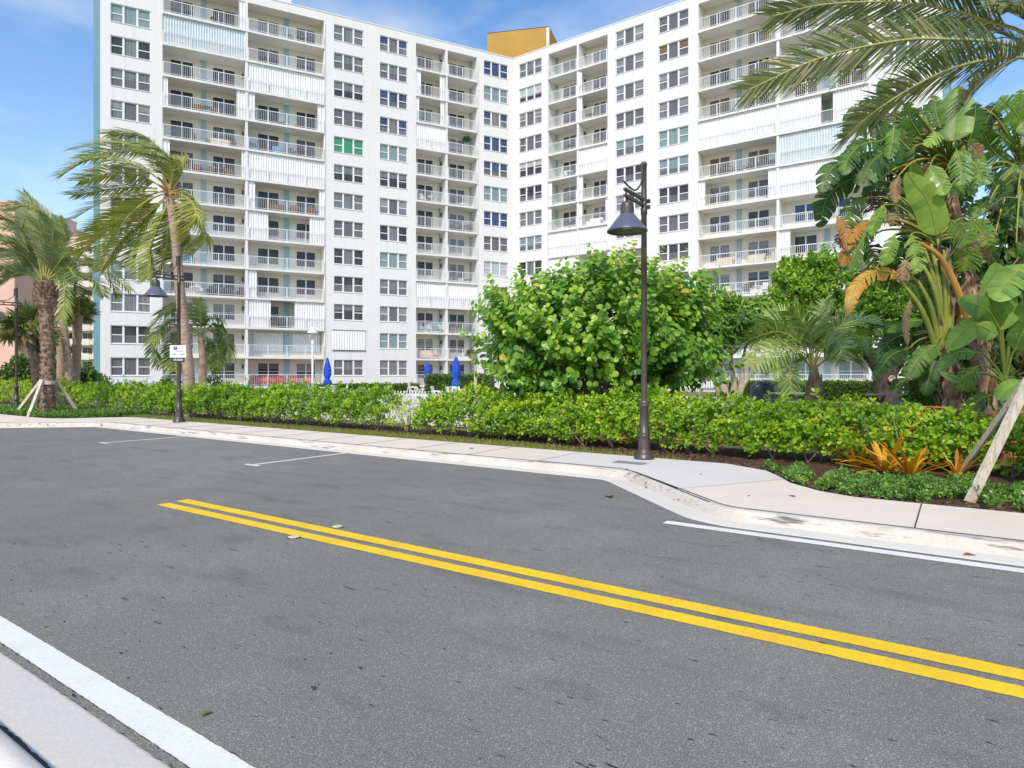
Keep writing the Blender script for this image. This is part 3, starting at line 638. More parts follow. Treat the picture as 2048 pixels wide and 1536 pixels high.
# ------------------------------------------------------------------ street lamps
LD=np.array([-.572,-.82,0])                       # arms reach towards the road
def lamp_post():
    r=thing('street_lamp','x','street lamp')
    mb=MB(); mb.lathe([(0,0),(.18,0),(.18,.035),(.165,.05),(.165,.085),(.14,.10),(.112,.155),(.108,.17),(.098,.34),(.092,.385),(.104,.40),(.104,.425),(.096,.43),(.094,.445),(.102,.455),(.102,.475),(.082,.49),(.074,.90),(.085,.91),(.085,.925),(.098,.935),(.098,.96),(.085,.97),(.098,.98),(.098,1.005),(.07,1.03),(.055,1.05)],n=16)
    mb.build('base',M['bronze'],r)
    mb=MB(); mb.lathe([(.054,1.05),(.049,4.30),(.058,4.31),(.058,4.41),(.05,4.42),(.048,5.16),(.056,5.17),(.056,5.21),(.03,5.235),(0,5.24)],n=14); 
    mb.tube([(-.045,-.065,5.19),(-.05,-.07,5.0),(-.05,-.07,4.86)],.017,6)
    mb.build('pole',M['bronze'],r)
    mb=MB()
    for z in (4.465,4.57):
        mb.bar(-LD*.16+np.array([0,0,z]),LD*.80+np.array([0,0,z]),.05,.045)
        mb.bar(LD*-.17+(0,0,z),LD*-.12+(0,0,z),.10,.062)
    for f in (.15,.45,.74): mb.bar(LD*f+(0,0,4.45),LD*f+(0,0,4.59),.03,.03)
    P=[LD*.075+(0,0,5.0),LD*.085+(0,0,4.92),LD*.17+(0,0,4.78),LD*.34+(0,0,4.66),LD*.5+(0,0,4.635),LD*.68+(0,0,4.655),LD*.84+(0,0,4.69)]
    mb.tube(spline(P,20),.016,6); mb.build('arm',M['bronze'],r)
    c=LD*.70
    mb=MB(); mb.lathe([(.018,4.47),(.018,4.40),(.045,4.385),(.085,4.365),(.108,4.33),(.114,4.28),(.114,4.16)],c,24); mb.build('neck',M['bronze'],r)
    mb=MB(); mb.lathe([(.118,4.165),(.135,4.15),(.325,3.905),(.338,3.895),(.338,3.875),(.325,3.875),(.315,3.89)],c,28); sh=mb.build('lamp_shade',M['shade'],r)
    mb=MB(); mb.lathe([(.318,3.90),(.13,4.14),(0,4.14)],c,24); mb.build('reflector',M['shade_in'],sh,org=r.location)
    mb=MB(); mb.lathe([(0,3.93),(.08,3.935),(.12,3.96),(.12,4.05),(0,4.06)],c,18); mb.build('lens',M['lens'],sh,org=r.location)
    return r
def dup(root,loc,label,rz=0):
    c=root.copy(); COL.objects.link(c); c.location=loc; c['label']=label; c.rotation_euler=(0,0,rz)
    for ch in list(root.children):
        d=ch.copy(); COL.objects.link(d); d.parent=c
        for g in ch.children:
            e=g.copy(); COL.objects.link(e); e.parent=d
    return c
lamp1=lamp_post(); p=G(1288,918,ZS); lamp1.location=p; L1=p
lamp1['label']='tall bronze street lamp with blue bell shade in front of the sea grape bush'; lamp1['group']='bell shaped street lamps along the pavement'
p=G(358,844.5,ZS); L2=p; dup(lamp1,p,'bronze street lamp carrying the white parking sign, in front of the coconut palm')
p=W(33.9,10.35,ZS); p=at(33,818,27.5); p[2]=ZS; L3=p; dup(lamp1,p,'bronze street lamp left of the staked date palm, its shade partly cut off')

# parking sign on the second lamp
sg=thing('parking_sign','white parking sign above a black number plate, strapped to a lamp pole','sign',(L2[0]+.0,L2[1]-.06,2.0)); sg.rotation_euler=(0,0,R(14))
mb=MB(); mb.box(-.23,.23,-.012,0,.145,.53); mb.build('sign_board',M['signw'],sg,org=(0,0,0))
mb=MB(); mb.box(-.19,.19,-.010,0.0,0,.14); pl=mb.build('number_plate',M['signk'],sg,org=(0,0,0))
mb=MB(); mb.box(-.03,.03,.001,.02,.02,.5); mb.build('bracket',M['bronze'],sg,org=(0,0,0))
mb=MB(); an=np.arange(24)*2*np.pi/24; mb.poly([(-.07+.055*math.cos(a),-.015,.44+.055*math.sin(a)) for a in an]); mb.build('emblem',M['navy'],sg,org=(0,0,0))
def text(s,size,mat,parent,x,y,z,name='lettering'):
    c=bpy.data.curves.new(name,'FONT'); c.body=s; c.size=size; c.align_x='CENTER'; c.align_y='CENTER'; c.extrude=.001; c.offset=.0012; c.materials.append(mat)
    o=bpy.data.objects.new(name,c); COL.objects.link(o); me=bpy.data.meshes.new_from_object(o.evaluated_get(bpy.context.evaluated_depsgraph_get())); bpy.data.objects.remove(o)
    o=link(name,me,parent,(x,y,z)); o.rotation_euler=(R(90),0,0); return o
text('P',.085,M['signtxt'],sg,-.07,-.017,.44); text('101050',.095,M['signtxt'],sg,0,-.012,.072)
mb=MB()
for x0,x1,z,h in ((-.10,.18,.355,.010),(-.06,.16,.33,.010),(-.17,-.03,.245,.018),(.06,.20,.245,.018),(-.15,-.05,.225,.010),(.08,.18,.225,.010),(-.13,-.06,.28,.009),(.09,.17,.28,.009)):
    mb.box(x0,x1,-.0145,-.0125,z-h/2,z+h/2)
mb.build('small_print',M['signink'],sg,org=(0,0,0))
mb=MB(); mb.box(.01,.15,-.0145,-.0125,.425,.455); mb.box(.03,.12,-.0145,-.0125,.465,.478); mb.build('pale_mark',M['signblue'],sg,org=(0,0,0))

# utility cover, road studs, litter
c=G(1262,926,ZS); mb=MB(); mb.poly([c+np.array([-.02,0,.008])+W(a,b)-W(0,0) for a,b in ((.28,-.14),(-.28,-.14),(-.28,.14),(.28,.14))]); tag(mb.build('utility_cover',M['cover']),'grey rectangular utility cover set in the pavement beside the lamp base','utility cover')
for px,py,lab in ((674,1054.5,'road stud on the far side of the double yellow line'),(587,1075.5,'road stud on the near side of the double yellow line')):
    c=G(px,py); t_,q_=TQ(c); r=thing('road_stud',lab,'road stud',(c[0],c[1],0),'raised road studs beside the yellow lines',-R(34.9))
    mb=MB(); mb.add([(-.042,-.042,.006),(.042,-.042,.006),(.042,.042,.006),(-.042,.042,.006),(-.024,-.039,.019),(.024,-.039,.019),(.024,.039,.019),(-.024,.039,.019)],[[(4,5,6,7),(0,1,5,4),(1,2,6,5),(2,3,7,6),(3,0,4,7)]]); mb.build('body',M['marker'],r,org=(0,0,0))
    mb=MB(); mb.poly([(.066*math.cos(a)*(1+.2*math.sin(3*a)),.066*math.sin(a),.005) for a in np.arange(14)*2*np.pi/14]); mb.build('bitumen_pad',M['bitumen'],r,org=(0,0,0))
for px,py,z,s,tn,lab in ((1925,1110,.012,.13,.5,'reddish brown leaf lying in the gutter'),(398,1432,.012,.06,.95,'green leaf scrap lying beside the near white line'),(1575,991,ZS+.006,.09,.1,'dark curled leaf lying on the cream pavement'),(1406,948,ZS+.006,.06,.1,'small dark leaf on the grey patch of pavement'),(938,896,ZS+.006,.12,.4,'small dark leaf on the pavement before the hedge'),(1222,996,.008,.20,.0,'dark leaf litter on the asphalt near the kerb bend'),(628,1380,.01,.05,.1,'dark twig on the asphalt below the yellow lines'),(1496,990,ZS+.006,.05,.2,'tiny leaf near the middle of the cream pavement')):
    c=G(px,py,z); a=rng.uniform(0,6.28); mb=MB(); mb.scatter(T_OB,[c],[(math.cos(a),math.sin(a),.05)],[(0,0,1)],s,tn); tag(mb.build('fallen_leaf',M['litter'],org=None),lab,'fallen leaf','leaves fallen on road and pavement')

# ------------------------------------------------------------------ palms
WIND=np.array([-1,.05,-.05])
def frond_mesh(P,nl=50,Lm=.75,w=.035,roll=0.,droop=.5,wind=0.,fw=.7,f0=.12,rr=.016,tint=.5,tv=.12,mb=None,curl=.0,tipk=.35,leafm=0,ribm=1,updroop=True):
    mb=mb or MB(); P=spline(P,36); m=len(P)
    mb.tube(P,np.linspace(rr,rr*.22,m),5,ribm,.55,cap=False)
    T=nrm(np.gradient(P,axis=0)); up=np.tile(np.array([0,0,1.]),(m,1)); S=np.cross(T,up); bad=np.linalg.norm(S,axis=1)<.25
    S[bad]=np.cross(T[bad],np.array([.3,-1,0.])); S=nrm(S); Nn=np.cross(S,T)
    f=np.linspace(f0,.995,nl); 
    for sg_ in (-1,1):
        ff=np.clip(f+rng.normal(0,.004,nl),0,.999); ix=ff*(m-1); i0=ix.astype(int); fr=(ix-i0)[:,None]
        b=P[i0]*(1-fr)+P[np.minimum(i0+1,m-1)]*fr; t=T[i0]; s=S[i0]; n_=Nn[i0]
        ro=roll+rng.normal(0,.12,nl); cr,sr=np.cos(ro)[:,None],np.sin(ro)[:,None]
        s2=(s*cr+n_*sr)*sg_; n2=n_*cr-s*sr
        k=(ff-f0)/(1-f0); Lk=Lm*(.35+.65*np.sin(np.pi*np.clip(.16+.74*k,0,1))**.8)*np.where(k>.9,1-(k-.9)*6*tipk,1)*rng.uniform(.8,1.12,nl)
        fwk=fw+.9*k**2
        d=nrm(s2+t*fwk[:,None]+n2*(.25+rng.normal(0,.12,(nl,1)))+WIND*wind*.5+rng.normal(0,.07,(nl,3)))
        bend=np.array([0,0,-1.])*droop+WIND*wind+rng.normal(0,.08,(nl,3))
        g=nrm(np.cross(d,n2)); ss=np.array([0,.33,.68,1.]); ww=np.array([.55,1,.75,.06])*w/2
        cen=b[:,None]+Lk[:,None,None]*(d[:,None]*(ss-.18*ss**2*min(1,droop))[None,:,None]+bend[:,None]*(.55*ss**2)[None,:,None])
        V=np.stack([cen-g[:,None]*ww[None,:,None],cen+g[:,None]*ww[None,:,None]],2).reshape(nl,8,3)
        off=(np.arange(nl)*8)[:,None,None]; q=np.array([[0,1,3,2],[2,3,5,4],[4,5,7,6]])[None]
        mb.add(V.reshape(-1,3),[(q+off).reshape(-1,4)],leafm,np.repeat(np.clip(rng.normal(tint,tv,nl)+.25*(k-.5)*tv,0,1),3))
    return mb
def px_frond(pts,d,dy=0.,bow=0.):
    s=np.linspace(0,1,len(pts)); return [at(a,b,d+dy*u**1.3+bow*math.sin(math.pi*u)) for (a,b),u in zip(pts,s)]
def trunk(P,r,bark,parent,rough=.06,n=14,seg=40,rings=0,name='trunk'):
    P=spline(P,seg); r=np.interp(np.linspace(0,1,seg),np.linspace(0,1,len(r)),r)
    if rings: r=r*(1+rough*((np.arange(seg)*rings/seg)%1-.5))
    else: r=r*(1+rng.normal(0,rough,seg))
    mb=MB(); mb.tube(P,r,n); return mb.build(name,bark,parent)

# tall coconut palm bent by the wind
D=23.0; base=at(379,790,D); base[2]=.1
pm=thing('coconut_palm','tall leaning coconut palm with fronds blown to the left','palm tree',base)
trunk([base,at(379,770,D),at(372,690,D),at(362,600,D),at(353,500,D),at(345,430,D),at(339,392,D)],[.21,.20,.185,.175,.165,.155,.15],M['coco_bark'],pm,.10,12,150,50)
FR=[([(335,372),(329,325),(312,290),(278,268),(218,268)],.5),([(333,362),(310,312),(270,291),(215,284),(145,297)],-.6),([(322,362),(292,340),(242,320),(187,316),(124,349)],-1.2),
([(313,377),(267,375),(207,380),(147,390)],.8),([(314,382),(263,386),(200,407),(148,437)],-.8),([(316,391),(263,420),(207,460),(158,508)],-.2),([(328,400),(283,440),(240,483),(203,540)],.9),
([(335,405),(318,450),(300,500),(298,556)],-.7),([(346,380),(360,352),(368,325),(350,312)],.5),([(352,390),(378,398),(392,428),(372,478)],-.6),([(354,396),(391,425),(411,475),(384,512)],.3),
([(336,366),(322,330),(296,306),(236,300),(165,318)],1.4),([(318,384),(275,400),(232,430),(180,476)],1.6),([(330,395),(300,425),(276,470),(262,530)],1.2),([(340,402),(338,450),(330,500),(318,548)],.9),([(344,398),(362,430),(368,470),(345,520)],1.0),
([(322,372),(280,352),(230,345),(160,362)],1.0),([(340,372),(345,340),(330,306),(285,286)],-.9),([(324,388),(290,404),(250,440),(215,500)],-1.3),([(350,388),(372,384),(390,405),(398,440)],1.2)]
for i,(p_,dy) in enumerate(FR):
    mb=frond_mesh(px_frond(p_,D,dy),68,.78,.043,rng.uniform(-.7,.7),.28,.70,.65,.10,.035,rng.uniform(.45,.76),.15)
    mb.build('frond',[M['coco'],M['rib']],pm)
mb=MB(); h=at(338,385,D)
for i in range(16):
    a=rng.uniform(0,6.28); e=h+np.array([.42*math.cos(a),.42*math.sin(a),rng.uniform(-.25,.55)]); mb.tube(spline([h+(0,0,-.25),(h+e)/2+(0,0,.02),e],6),[.07,.055,.02],5,0,.5)
mb.build('crown_base',M['fibre'],pm)
mb=MB()
for i in range(9):
    a=rng.uniform(0,6.28); e=h+np.array([.25*math.cos(a),.25*math.sin(a),.7+rng.uniform(0,.3)]); mb.tube(spline([h,(h+e)/2,e],6),[.07,.06,.02],5,0,.8)
mb.build('leaf_stalks',M['rib'],pm)

# small coconut palm
D=27.0; base=at(405,800,D); base[2]=.1
pm=thing('coconut_palm','short coconut palm with drooping tattered fronds beside the taller leaning trunk','palm tree',base)
trunk([base,at(405,770,D),at(406,720,D),at(403,685,D),at(401,664,D)],[.22,.19,.16,.14,.11],M['grey_bark'],pm,.05)
for p_,dy in [([(393,652),(368,619),(346,617),(314,640),(296,664)],-.5),([(396,664),(359,649),(329,668),(312,698),(320,730)],-.8),([(406,661),(418,639),(438,637),(444,652)],.2),([(406,666),(438,657),(456,681),(453,715)],-.5),([(406,671),(426,681),(437,708),(434,733)],-1.),([(396,668),(369,659),(344,688),(337,730)],.5),([(398,660),(378,622),(355,612),(318,628)],.9),([(402,660),(401,640),(397,600)],0),([(396,662),(350,638),(318,662),(304,700)],1.2),([(398,670),(372,676),(356,708),(350,738)],-1.1),([(406,664),(432,648),(448,668),(455,700)],1.),([(404,668),(418,684),(424,712),(420,738)],.8),([(397,664),(362,640),(328,650),(308,682)],-1.4)]:
    frond_mesh(px_frond(p_,D,dy),44,.72,.05,rng.uniform(-.4,.4),.75,.25,.5,.12,.03,rng.uniform(.3,.55),.14).build('frond',[M['coco'],M['rib']],pm)

# date palm with stakes at the left
D=23.8; base=at(95,828,D); base[2]=.12
pm=thing('date_palm','thick trunked date palm held by timber stakes at the left','palm tree',base)
seg=120; P=spline([base,at(95,790,D),at(95,700,D),at(93,640,D),at(91,608,D),at(90,585,D),at(91,562,D)],seg)
z=np.linspace(0,1,seg); r=np.interp(z,[0,.04,.12,.5,.79,.82,.9,1],[.31,.26,.215,.205,.21,.34,.35,.24]); r=r*(1+.17*((z*34)%1-.5))
mb=MB(); mb.tube(P,r,16)
# boots: the stubs of cut leaves
k=np.arange(560); zz=rng.uniform(.02,.98,560); an=k*2.4; cp=np.array([np.interp(zz,z,P[:,j]) for j in range(3)]).T; rr=np.interp(zz,z,r)
o=np.stack([np.cos(an),np.sin(an),np.zeros(560)],-1); T_BT=(np.array([(0,-.5,0),(0,.5,0),(1,.25,.35),(1,-.25,.35),(0,0,-.4),(.9,0,.1)]),[np.array([[0,1,2,3]]),np.array([[0,3,5,4]]),np.array([[1,4,5,2]])])
mb.scatter(T_BT,cp+o*rr[:,None]*.88,o+np.array([0,0,.7]),o*-.6+np.array([0,0,1]),np.where(zz>.8,.17,.10)*rng.uniform(.7,1.2,560),.5)
mb.build('trunk',M['date_bark'],pm)
DF=[([(84,556),(72,505),(41,456),(-8,436)],-.6),([(91,552),(97,489),(81,440),(42,410)],.3),([(94,555),(114,511),(126,483),(130,452)],.6),([(81,558),(53,514),(19,500),(-22,512)],-1.3),([(78,561),(47,536),(12,534),(-22,550)],-.2),([(81,556),(56,490),(19,458),(-25,452)],.9),([(88,552),(80,480),(56,430),(10,420)],1.2),([(90,552),(104,492),(104,450),(80,424)],-1.),([(96,556),(122,520),(140,505),(152,508)],-.8),([(84,560),(50,500),(8,478),(-30,486)],.3),([(76,562),(44,546),(14,556),(-12,584)],-1.4),([(92,552),(88,480),(66,445),(28,432)],-1.6),([(82,556),(40,492),(0,476),(-34,478)],1.7),([(97,558),(126,538),(146,540),(158,556)],1.0),([(88,553),(90,500),(70,462),(30,450)],2.0),([(80,558),(46,520),(10,512),(-20,530)],1.6)]
DF+=[([(x+rng.uniform(-7,7)*i,y+rng.uniform(-9,9)*i) for i,(x,y) in enumerate(p_)],-dy+rng.uniform(-.6,.6)) for p_,dy in DF[:14]]
for p_,dy in DF: frond_mesh(px_frond(p_,D,dy),76,.54,.030,rng.uniform(-.9,.9),.06,.40,.80,.16,.032,rng.uniform(.45,.85),.16).build('frond',[M['date'],M['rib']],pm)
mb=MB(); 
mb.lathe([(.27,1.13),(.275,1.2),(.27,1.27)],base,16); mb.build('strap',M['timber'],pm)
for a,b,lab in (((92,853),(84,752),0),((176,878),(93,753),0),((414,836),(113,760),0),((505,838),(108,752),0)):
    pass
SB=[((31,829.5),24.2),((57,836.5),22.8),((131,826.5),25.3),((158,827),24.6)]
for i,((px,py),dd) in enumerate(SB):
    a=at(px,py,dd); a[2]=.10; an=math.atan2(a[1]-base[1],a[0]-base[0]); b=base+np.array([.27*math.cos(an),.27*math.sin(an),1.30])
    lab=['tan stake on the outer left of the date palm','pale stake nearest the kerb under the left date palm','short tan stake just right of the date palm trunk','pale stake on the outer right of the left date palm'][i]
    mb=MB(); mb.bar(a,b,.10,.10); tag(mb.build('timber_stake',M['timber']),lab,'stake','timber stakes bracing the left date palm')

# slender palms behind it
def slim(base_px,top_px,D,r,label,name,bark):
    b=at(*base_px,D); b[2]=.1; t=thing(name,label,'palm tree',b); trunk([b,at((base_px[0]*2+top_px[0])/3+1,(base_px[1]*2+top_px[1])/3,D),at((base_px[0]+2*top_px[0])/3+1,(base_px[1]+2*top_px[1])/3,D),at(*top_px,D)],r,bark,t,.05); return t
def fan_crown(t,c,R_,n,D,tint=.5,drop=.25):
    mb=MB()
    for i in range(n):
        u=rdir(1,-.55)[0]; st=c+u*R_*.55+np.array([-.12*R_,0,0]); mb.tube(spline([c,(c+st)/2+(0,0,.08*R_),st],5),[.03,.018],4,1,.5)
        ax=nrm(u+np.array([-.35,0,-.15])); ref=nrm(np.cross(ax,rdir(1)[0])); up_=np.cross(ref,ax)
        m=22; th=np.linspace(-2.0,2.0,m); d=np.cos(th)[:,None]*ax+np.sin(th)[:,None]*ref; d=d+np.array([0,0,-drop])*rng.uniform(.4,1.2,(m,1))+rng.normal(0,.05,(m,3))
        tn=np.clip(rng.normal(tint-.35*(u[2]<-.2)*-1,.1,m),0,1)
        mb.scatter(T_FAN,np.repeat(st[None],m,0),d,np.repeat(up_[None],m,0)+rng.normal(0,.2,(m,3)),R_*.52*(.75+.25*np.cos(th/2))*rng.uniform(.85,1.1,m),tn)
    mb.build('crown',[M['sabal'],M['rib']],t)
T_FAN=leaf_tpl([(0,0.01),(.35,.065),(.7,.04),(1,0)],.2,.35)
D=31; t=slim((142,775),(117,584),D,[.20,.17,.15,.14],'slender leaning palm with grey trunk behind the staked date palm','coconut_palm',M['grey_bark']); c=at(118,580,D)
for p_,dy in [([(122,574),(150,533),(200,528),(260,580)],-.5),([(122,572),(158,500),(200,503),(240,528)],.6),([(122,577),(150,555),(190,560),(208,592)],-1),([(114,572),(112,540),(100,520)],.4),([(120,572),(132,530),(160,510),(190,530)],1.2),([(118,574),(130,548),(128,600),(124,640)],-.8),([(120,576),(146,562),(158,600),(156,640)],.9),([(122,573),(160,528),(210,548),(236,590)],1.4),([(114,576),(96,560),(88,580)],.8)]:
    frond_mesh(px_frond(p_,D,dy),44,.75,.055,rng.uniform(-.4,.4),.6,-.08,.5,.12,.03,rng.uniform(.25,.5),.13).build('frond',[M['coco'],M['rib']],t)
D=32; t=slim((150,775),(155,625),D,[.20,.19,.20,.21],'brown trunked fan palm nearest the blue end wall','fan_palm',M['coco_bark']); fan_crown(t,at(157,622,D),1.05,26,D,.45)
t=slim((78,770),(65,672),30,[.26,.25,.26,.30],'bushy fan palm with thick trunk between the lamp and the date palm','fan_palm',M['dark_bark']); fan_crown(t,at(63,660,30),1.35,34,30,.5)
t=slim((122,775),(120,655),34,[.2,.2,.2,.2],'small fan palm half hidden directly behind the date palm trunk','fan_palm',M['coco_bark']); fan_crown(t,at(112,640,34),1.2,20,34,.4)

# young palm with a pale stem by the pool
D=33; b=at(951,792,D); b[2]=.1; t=thing('young_palm','young palm with pale stem propped by sticks beside the blue umbrella','palm tree',b)
trunk([b,at(951,765,D),at(951,735,D),at(948,715,D)],[.10,.09,.08,.07],M['pale_bark'],t,.04); fan_crown(t,at(948,708,D),.42,16,D,.45)
for i,(dx,dy) in enumerate(((-.5,-.2),(.5,-.2),(.1,.5))):
    mb=MB(); mb.bar(b+(dx,dy,0),b+(0,0,1.0),.05,.05); tag(mb.build('timber_stake',M['pale_bark']),['left stick propping the young palm by the pool','right stick propping the young palm by the pool','rear stick propping the young palm by the pool'][i],'stake','sticks propping the young palm')

# pindo palm in front of the lawn
D=16.5; b=at(1625,832,D); b[2]=.1; pm=thing('pindo_palm','low grey green palm with arching feather fronds and a stubby booted trunk','palm tree',b)
seg=40; P=spline([b,at(1626,800,D),at(1629,770,D),at(1628,745,D),at(1626,730,D)],seg); z=np.linspace(0,1,seg); r=np.interp(z,[0,.3,.55,.8,1],[.27,.24,.17,.13,.10])
mb=MB(); mb.tube(P,r*(1+.12*((z*9)%1-.5)),14); k=np.arange(60); zz=rng.uniform(.0,.75,60); an=k*2.4; cp=np.array([np.interp(zz,z,P[:,j]) for j in range(3)]).T; rr=np.interp(zz,z,r); o=np.stack([np.cos(an),np.sin(an),np.zeros(60)],-1)
mb.scatter(T_BT,cp+o*rr[:,None]*.85,o*.5+np.array([0,0,1]),-o+np.array([0,0,.5]),.20*rng.uniform(.7,1.2,60),.5); mb.build('trunk',M['grey_bark'],pm)
PF=[([(1624,727),(1605,692),(1561,664),(1508,676),(1458,708)],-.6),([(1622,734),(1587,702),(1552,695),(1522,712),(1502,734)],-1.5),([(1624,739),(1610,722),(1592,722),(1582,741),(1582,782)],-1.6),([(1626,731),(1619,669),(1601,640),(1576,622)],-.6),([(1627,727),(1641,678),(1654,643),(1663,611)],.5),([(1629,731),(1640,693),(1661,679),(1679,688),(1685,716)],-1.5),([(1631,736),(1654,718),(1680,704),(1705,708),(1722,726)],-1.2),([(1629,731),(1666,664),(1701,642),(1745,644),(1772,669)],.2),([(1631,734),(1684,699),(1728,693),(1765,715)],.9),([(1626,731),(1596,674),(1561,646),(1514,648)],.8),([(1626,730),(1628,672),(1636,632),(1650,600)],1.),([(1624,734),(1580,690),(1530,690),(1480,726)],.9),([(1626,731),(1608,665),(1570,632),(1530,628)],1.6),([(1628,730),(1660,680),(1700,670),(1738,690)],1.6),([(1626,733),(1606,705),(1568,708),(1545,745)],-.9),([(1628,730),(1650,670),(1690,620),(1720,608)],1.3)]
for p_,dy in PF: frond_mesh(px_frond(p_,D,dy),58,.62,.034,rng.choice([-1,1])*rng.uniform(.4,.9),.30,-.02,.75,.2,.022,rng.uniform(.45,.85),.2).build('frond',[M['pindo'],M['rib']],pm)

# big date palm standing just outside the right edge
D=8.0; b=at(2150,1000,D); b[2]=.1; pm=thing('date_palm','big date palm at the right edge spreading long fronds across the sky','palm tree',b)
seg=110; P=spline([b,at(2150,700,D),at(2156,400,D),at(2166,260,D),at(2160,120,D)],seg); z=np.linspace(0,1,seg); r=np.interp(z,[0,.05,.7,.78,.9,1],[.36,.28,.25,.42,.50,.3])*(1+.14*((z*40)%1-.5))
mb=MB(); mb.tube(P,r,16); k=np.arange(420); zz=rng.uniform(.02,.98,420); an=k*2.4; cp=np.array([np.interp(zz,z,P[:,j]) for j in range(3)]).T; rr=np.interp(zz,z,r); o=np.stack([np.cos(an),np.sin(an),np.zeros(420)],-1)
mb.scatter(T_BT,cp+o*rr[:,None]*.88,o+np.array([0,0,.7]),o*-.6+np.array([0,0,1]),np.where(zz>.7,.2,.11)*rng.uniform(.7,1.2,420),.5); mb.build('trunk',M['date_bark'],pm)
C=(2135,140)
RF=[([C,(2048,67),(1985,46),(1904,21),(1781,4),(1641,10),(1544,33)],-.2,.35),([C,(2041,98),(1985,84),(1904,79),(1799,81),(1641,116),(1497,180)],-.9,.3),([C,(2048,116),(1975,120),(1904,137),(1834,169),(1746,225),(1690,275)],-1.4,.35),([C,(2048,116),(2024,120),(1992,141),(1950,176),(1918,222)],-1.8,.3),([C,(2048,88),(1960,48),(1900,50),(1830,66),(1740,100)],1.0,.2),([C,(2048,35),(1992,8),(1930,-20),(1800,-45)],-.4,.1),([C,(2060,40),(2030,-10),(1960,-60)],.8,.1),([C,(2090,60),(2080,-40),(2040,-120)],-.6,.1),([C,(2160,60),(2220,-60),(2330,-120)],.4,0),([C,(2200,120),(2300,90),(2420,130)],-.5,0),([C,(2180,90),(2260,20),(2380,0)],1.2,0),([C,(2110,60),(2120,-60),(2150,-160)],1.0,0),([C,(2170,160),(2240,200),(2290,300)],.6,0)]
for p_,dy,g_ in RF:
    mb=frond_mesh(px_frond(p_,D,dy,-.2),112,.56,.023,rng.choice([-1,1])*rng.uniform(.75,1.25),g_*.5,.10,1.05,.27,.026,rng.uniform(.42,.7),.18)
    mb.build('frond',[M['dated'],M['rib']],pm)
for a,e,w_,h_,lab in ((G(1938,1006,.1),at(2085,705,7.75),.10,.06,'pale timber stake with knots resting on the soil by the pavement'),(G(1916,950,.1),at(2085,715,8.1),.075,.06,'darker timber stake behind the pale one, ending by the orange bromeliads')):
    mb=MB(); mb.bar(a,e,w_,h_,up=(.3,-1,.2)); tag(mb.build('timber_stake',M['timber']),lab,'stake','timber stakes bracing the right date palm')

# ------------------------------------------------------------------ hedges and ground cover
def wob(t,seed,sc=1.0):
    r=np.random.default_rng(seed); o=0
    for i in range(7): o=o+np.sin(t*sc*r.uniform(.5,4)+r.uniform(0,6.3))*r.uniform(.4,1)
    return o/3.2
def hedge(name,label,t0,t1,qc,aw,h,mat,size,dens,m=6,seed=1,twigs=True,zb=.12,low=.16,tint=.5,cat='hedge',tpl=T_OB):
    b=W((t0+t1)/2,qc,.1); hd=thing(name,label,cat,b)
    L_=t1-t0; n=int(L_*dens*(2*h+2*aw)); t=rng.uniform(t0,t1,n); th=np.arccos(rng.uniform(-1,.95,n)*.98)          # 0 back .. pi front
    th=np.where(rng.random(n)<.28,np.pi-np.abs(rng.normal(0,.35,n)),th)
    rho=rng.uniform(.72,1.0,n)*(1+.13*wob(t*1.7+np.cos(th)*2,seed))*np.where(rng.random(n)<.07,rng.uniform(1.05,1.22,n),1)
    inn=rng.random(n)<.18; rho=np.where(inn,rho*rng.uniform(.45,.8,n),rho)
    hh=h*(1-.07*np.clip((4-t)/4,0,1)-.05*np.clip((.9-t)/.5,0,1))*(1+.08*wob(t*.8,seed+3)+.05*wob(t*3,seed+5)); endt=np.clip(np.minimum(t-t0,t1-t)/.35,0,1)**.4
    s=np.abs(np.sin(th))**.55
    q=qc+np.cos(th)*aw*rho*(.8+.2*endt)+rng.normal(0,.05,n); z=zb+(low+(1-low)*s)*hh*rho*(.75+.25*endt)+rng.normal(0,.04,n)
    z=np.maximum(z,zb+.05+rng.uniform(0,.16,n))
    P=np.stack([-.82*t+.572*q,.572*t+.82*q,z],-1)
    ax=np.stack([.572*np.cos(th),.82*np.cos(th),np.sin(th)*.9+.45],-1)+rng.normal(0,.33,(n,3))
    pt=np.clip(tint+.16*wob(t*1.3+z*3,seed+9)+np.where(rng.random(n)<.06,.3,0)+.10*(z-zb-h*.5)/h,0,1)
    mb=MB(); rosettes(mb,tpl,P,ax,m,size*rng.uniform(.75,1.2,n),pt)
    mb.build('foliage',mat,hd)
    if twigs:
        mb=MB(); k=int(L_*3.4)
        for i in range(k):
            t=rng.uniform(t0+.1,t1-.1); q=qc+rng.normal(0,aw*.35)-aw*.2; a=W(t,q,zb-.03) if L_>2 else W((t0+t1)/2,qc,zb-.03)
            for j in range(rng.integers(2,4)):
                e=a+np.array([rng.normal(0,.22),rng.normal(0,.2),h*rng.uniform(.45,.95)]); md=(a+e)/2+np.array([*rng.normal(0,.07,2),0])
                mb.tube(spline([a,md,e],5),[.016,.011,.005],4,0,.5,cap=False)
        mb.build('stem',M['twig'],hd)
    return hd
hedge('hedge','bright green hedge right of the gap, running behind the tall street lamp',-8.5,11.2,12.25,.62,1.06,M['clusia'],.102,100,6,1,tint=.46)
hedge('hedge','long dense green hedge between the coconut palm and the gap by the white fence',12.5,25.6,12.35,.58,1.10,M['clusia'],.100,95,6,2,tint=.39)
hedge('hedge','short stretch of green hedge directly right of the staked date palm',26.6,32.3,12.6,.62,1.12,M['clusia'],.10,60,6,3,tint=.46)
hedge('thin_shrub','sparse yellowing shrub in the gap between the two long hedges',11.25,12.4,12.2,.4,.92,M['lime'],.08,34,5,4,cat='shrub',tint=.75)
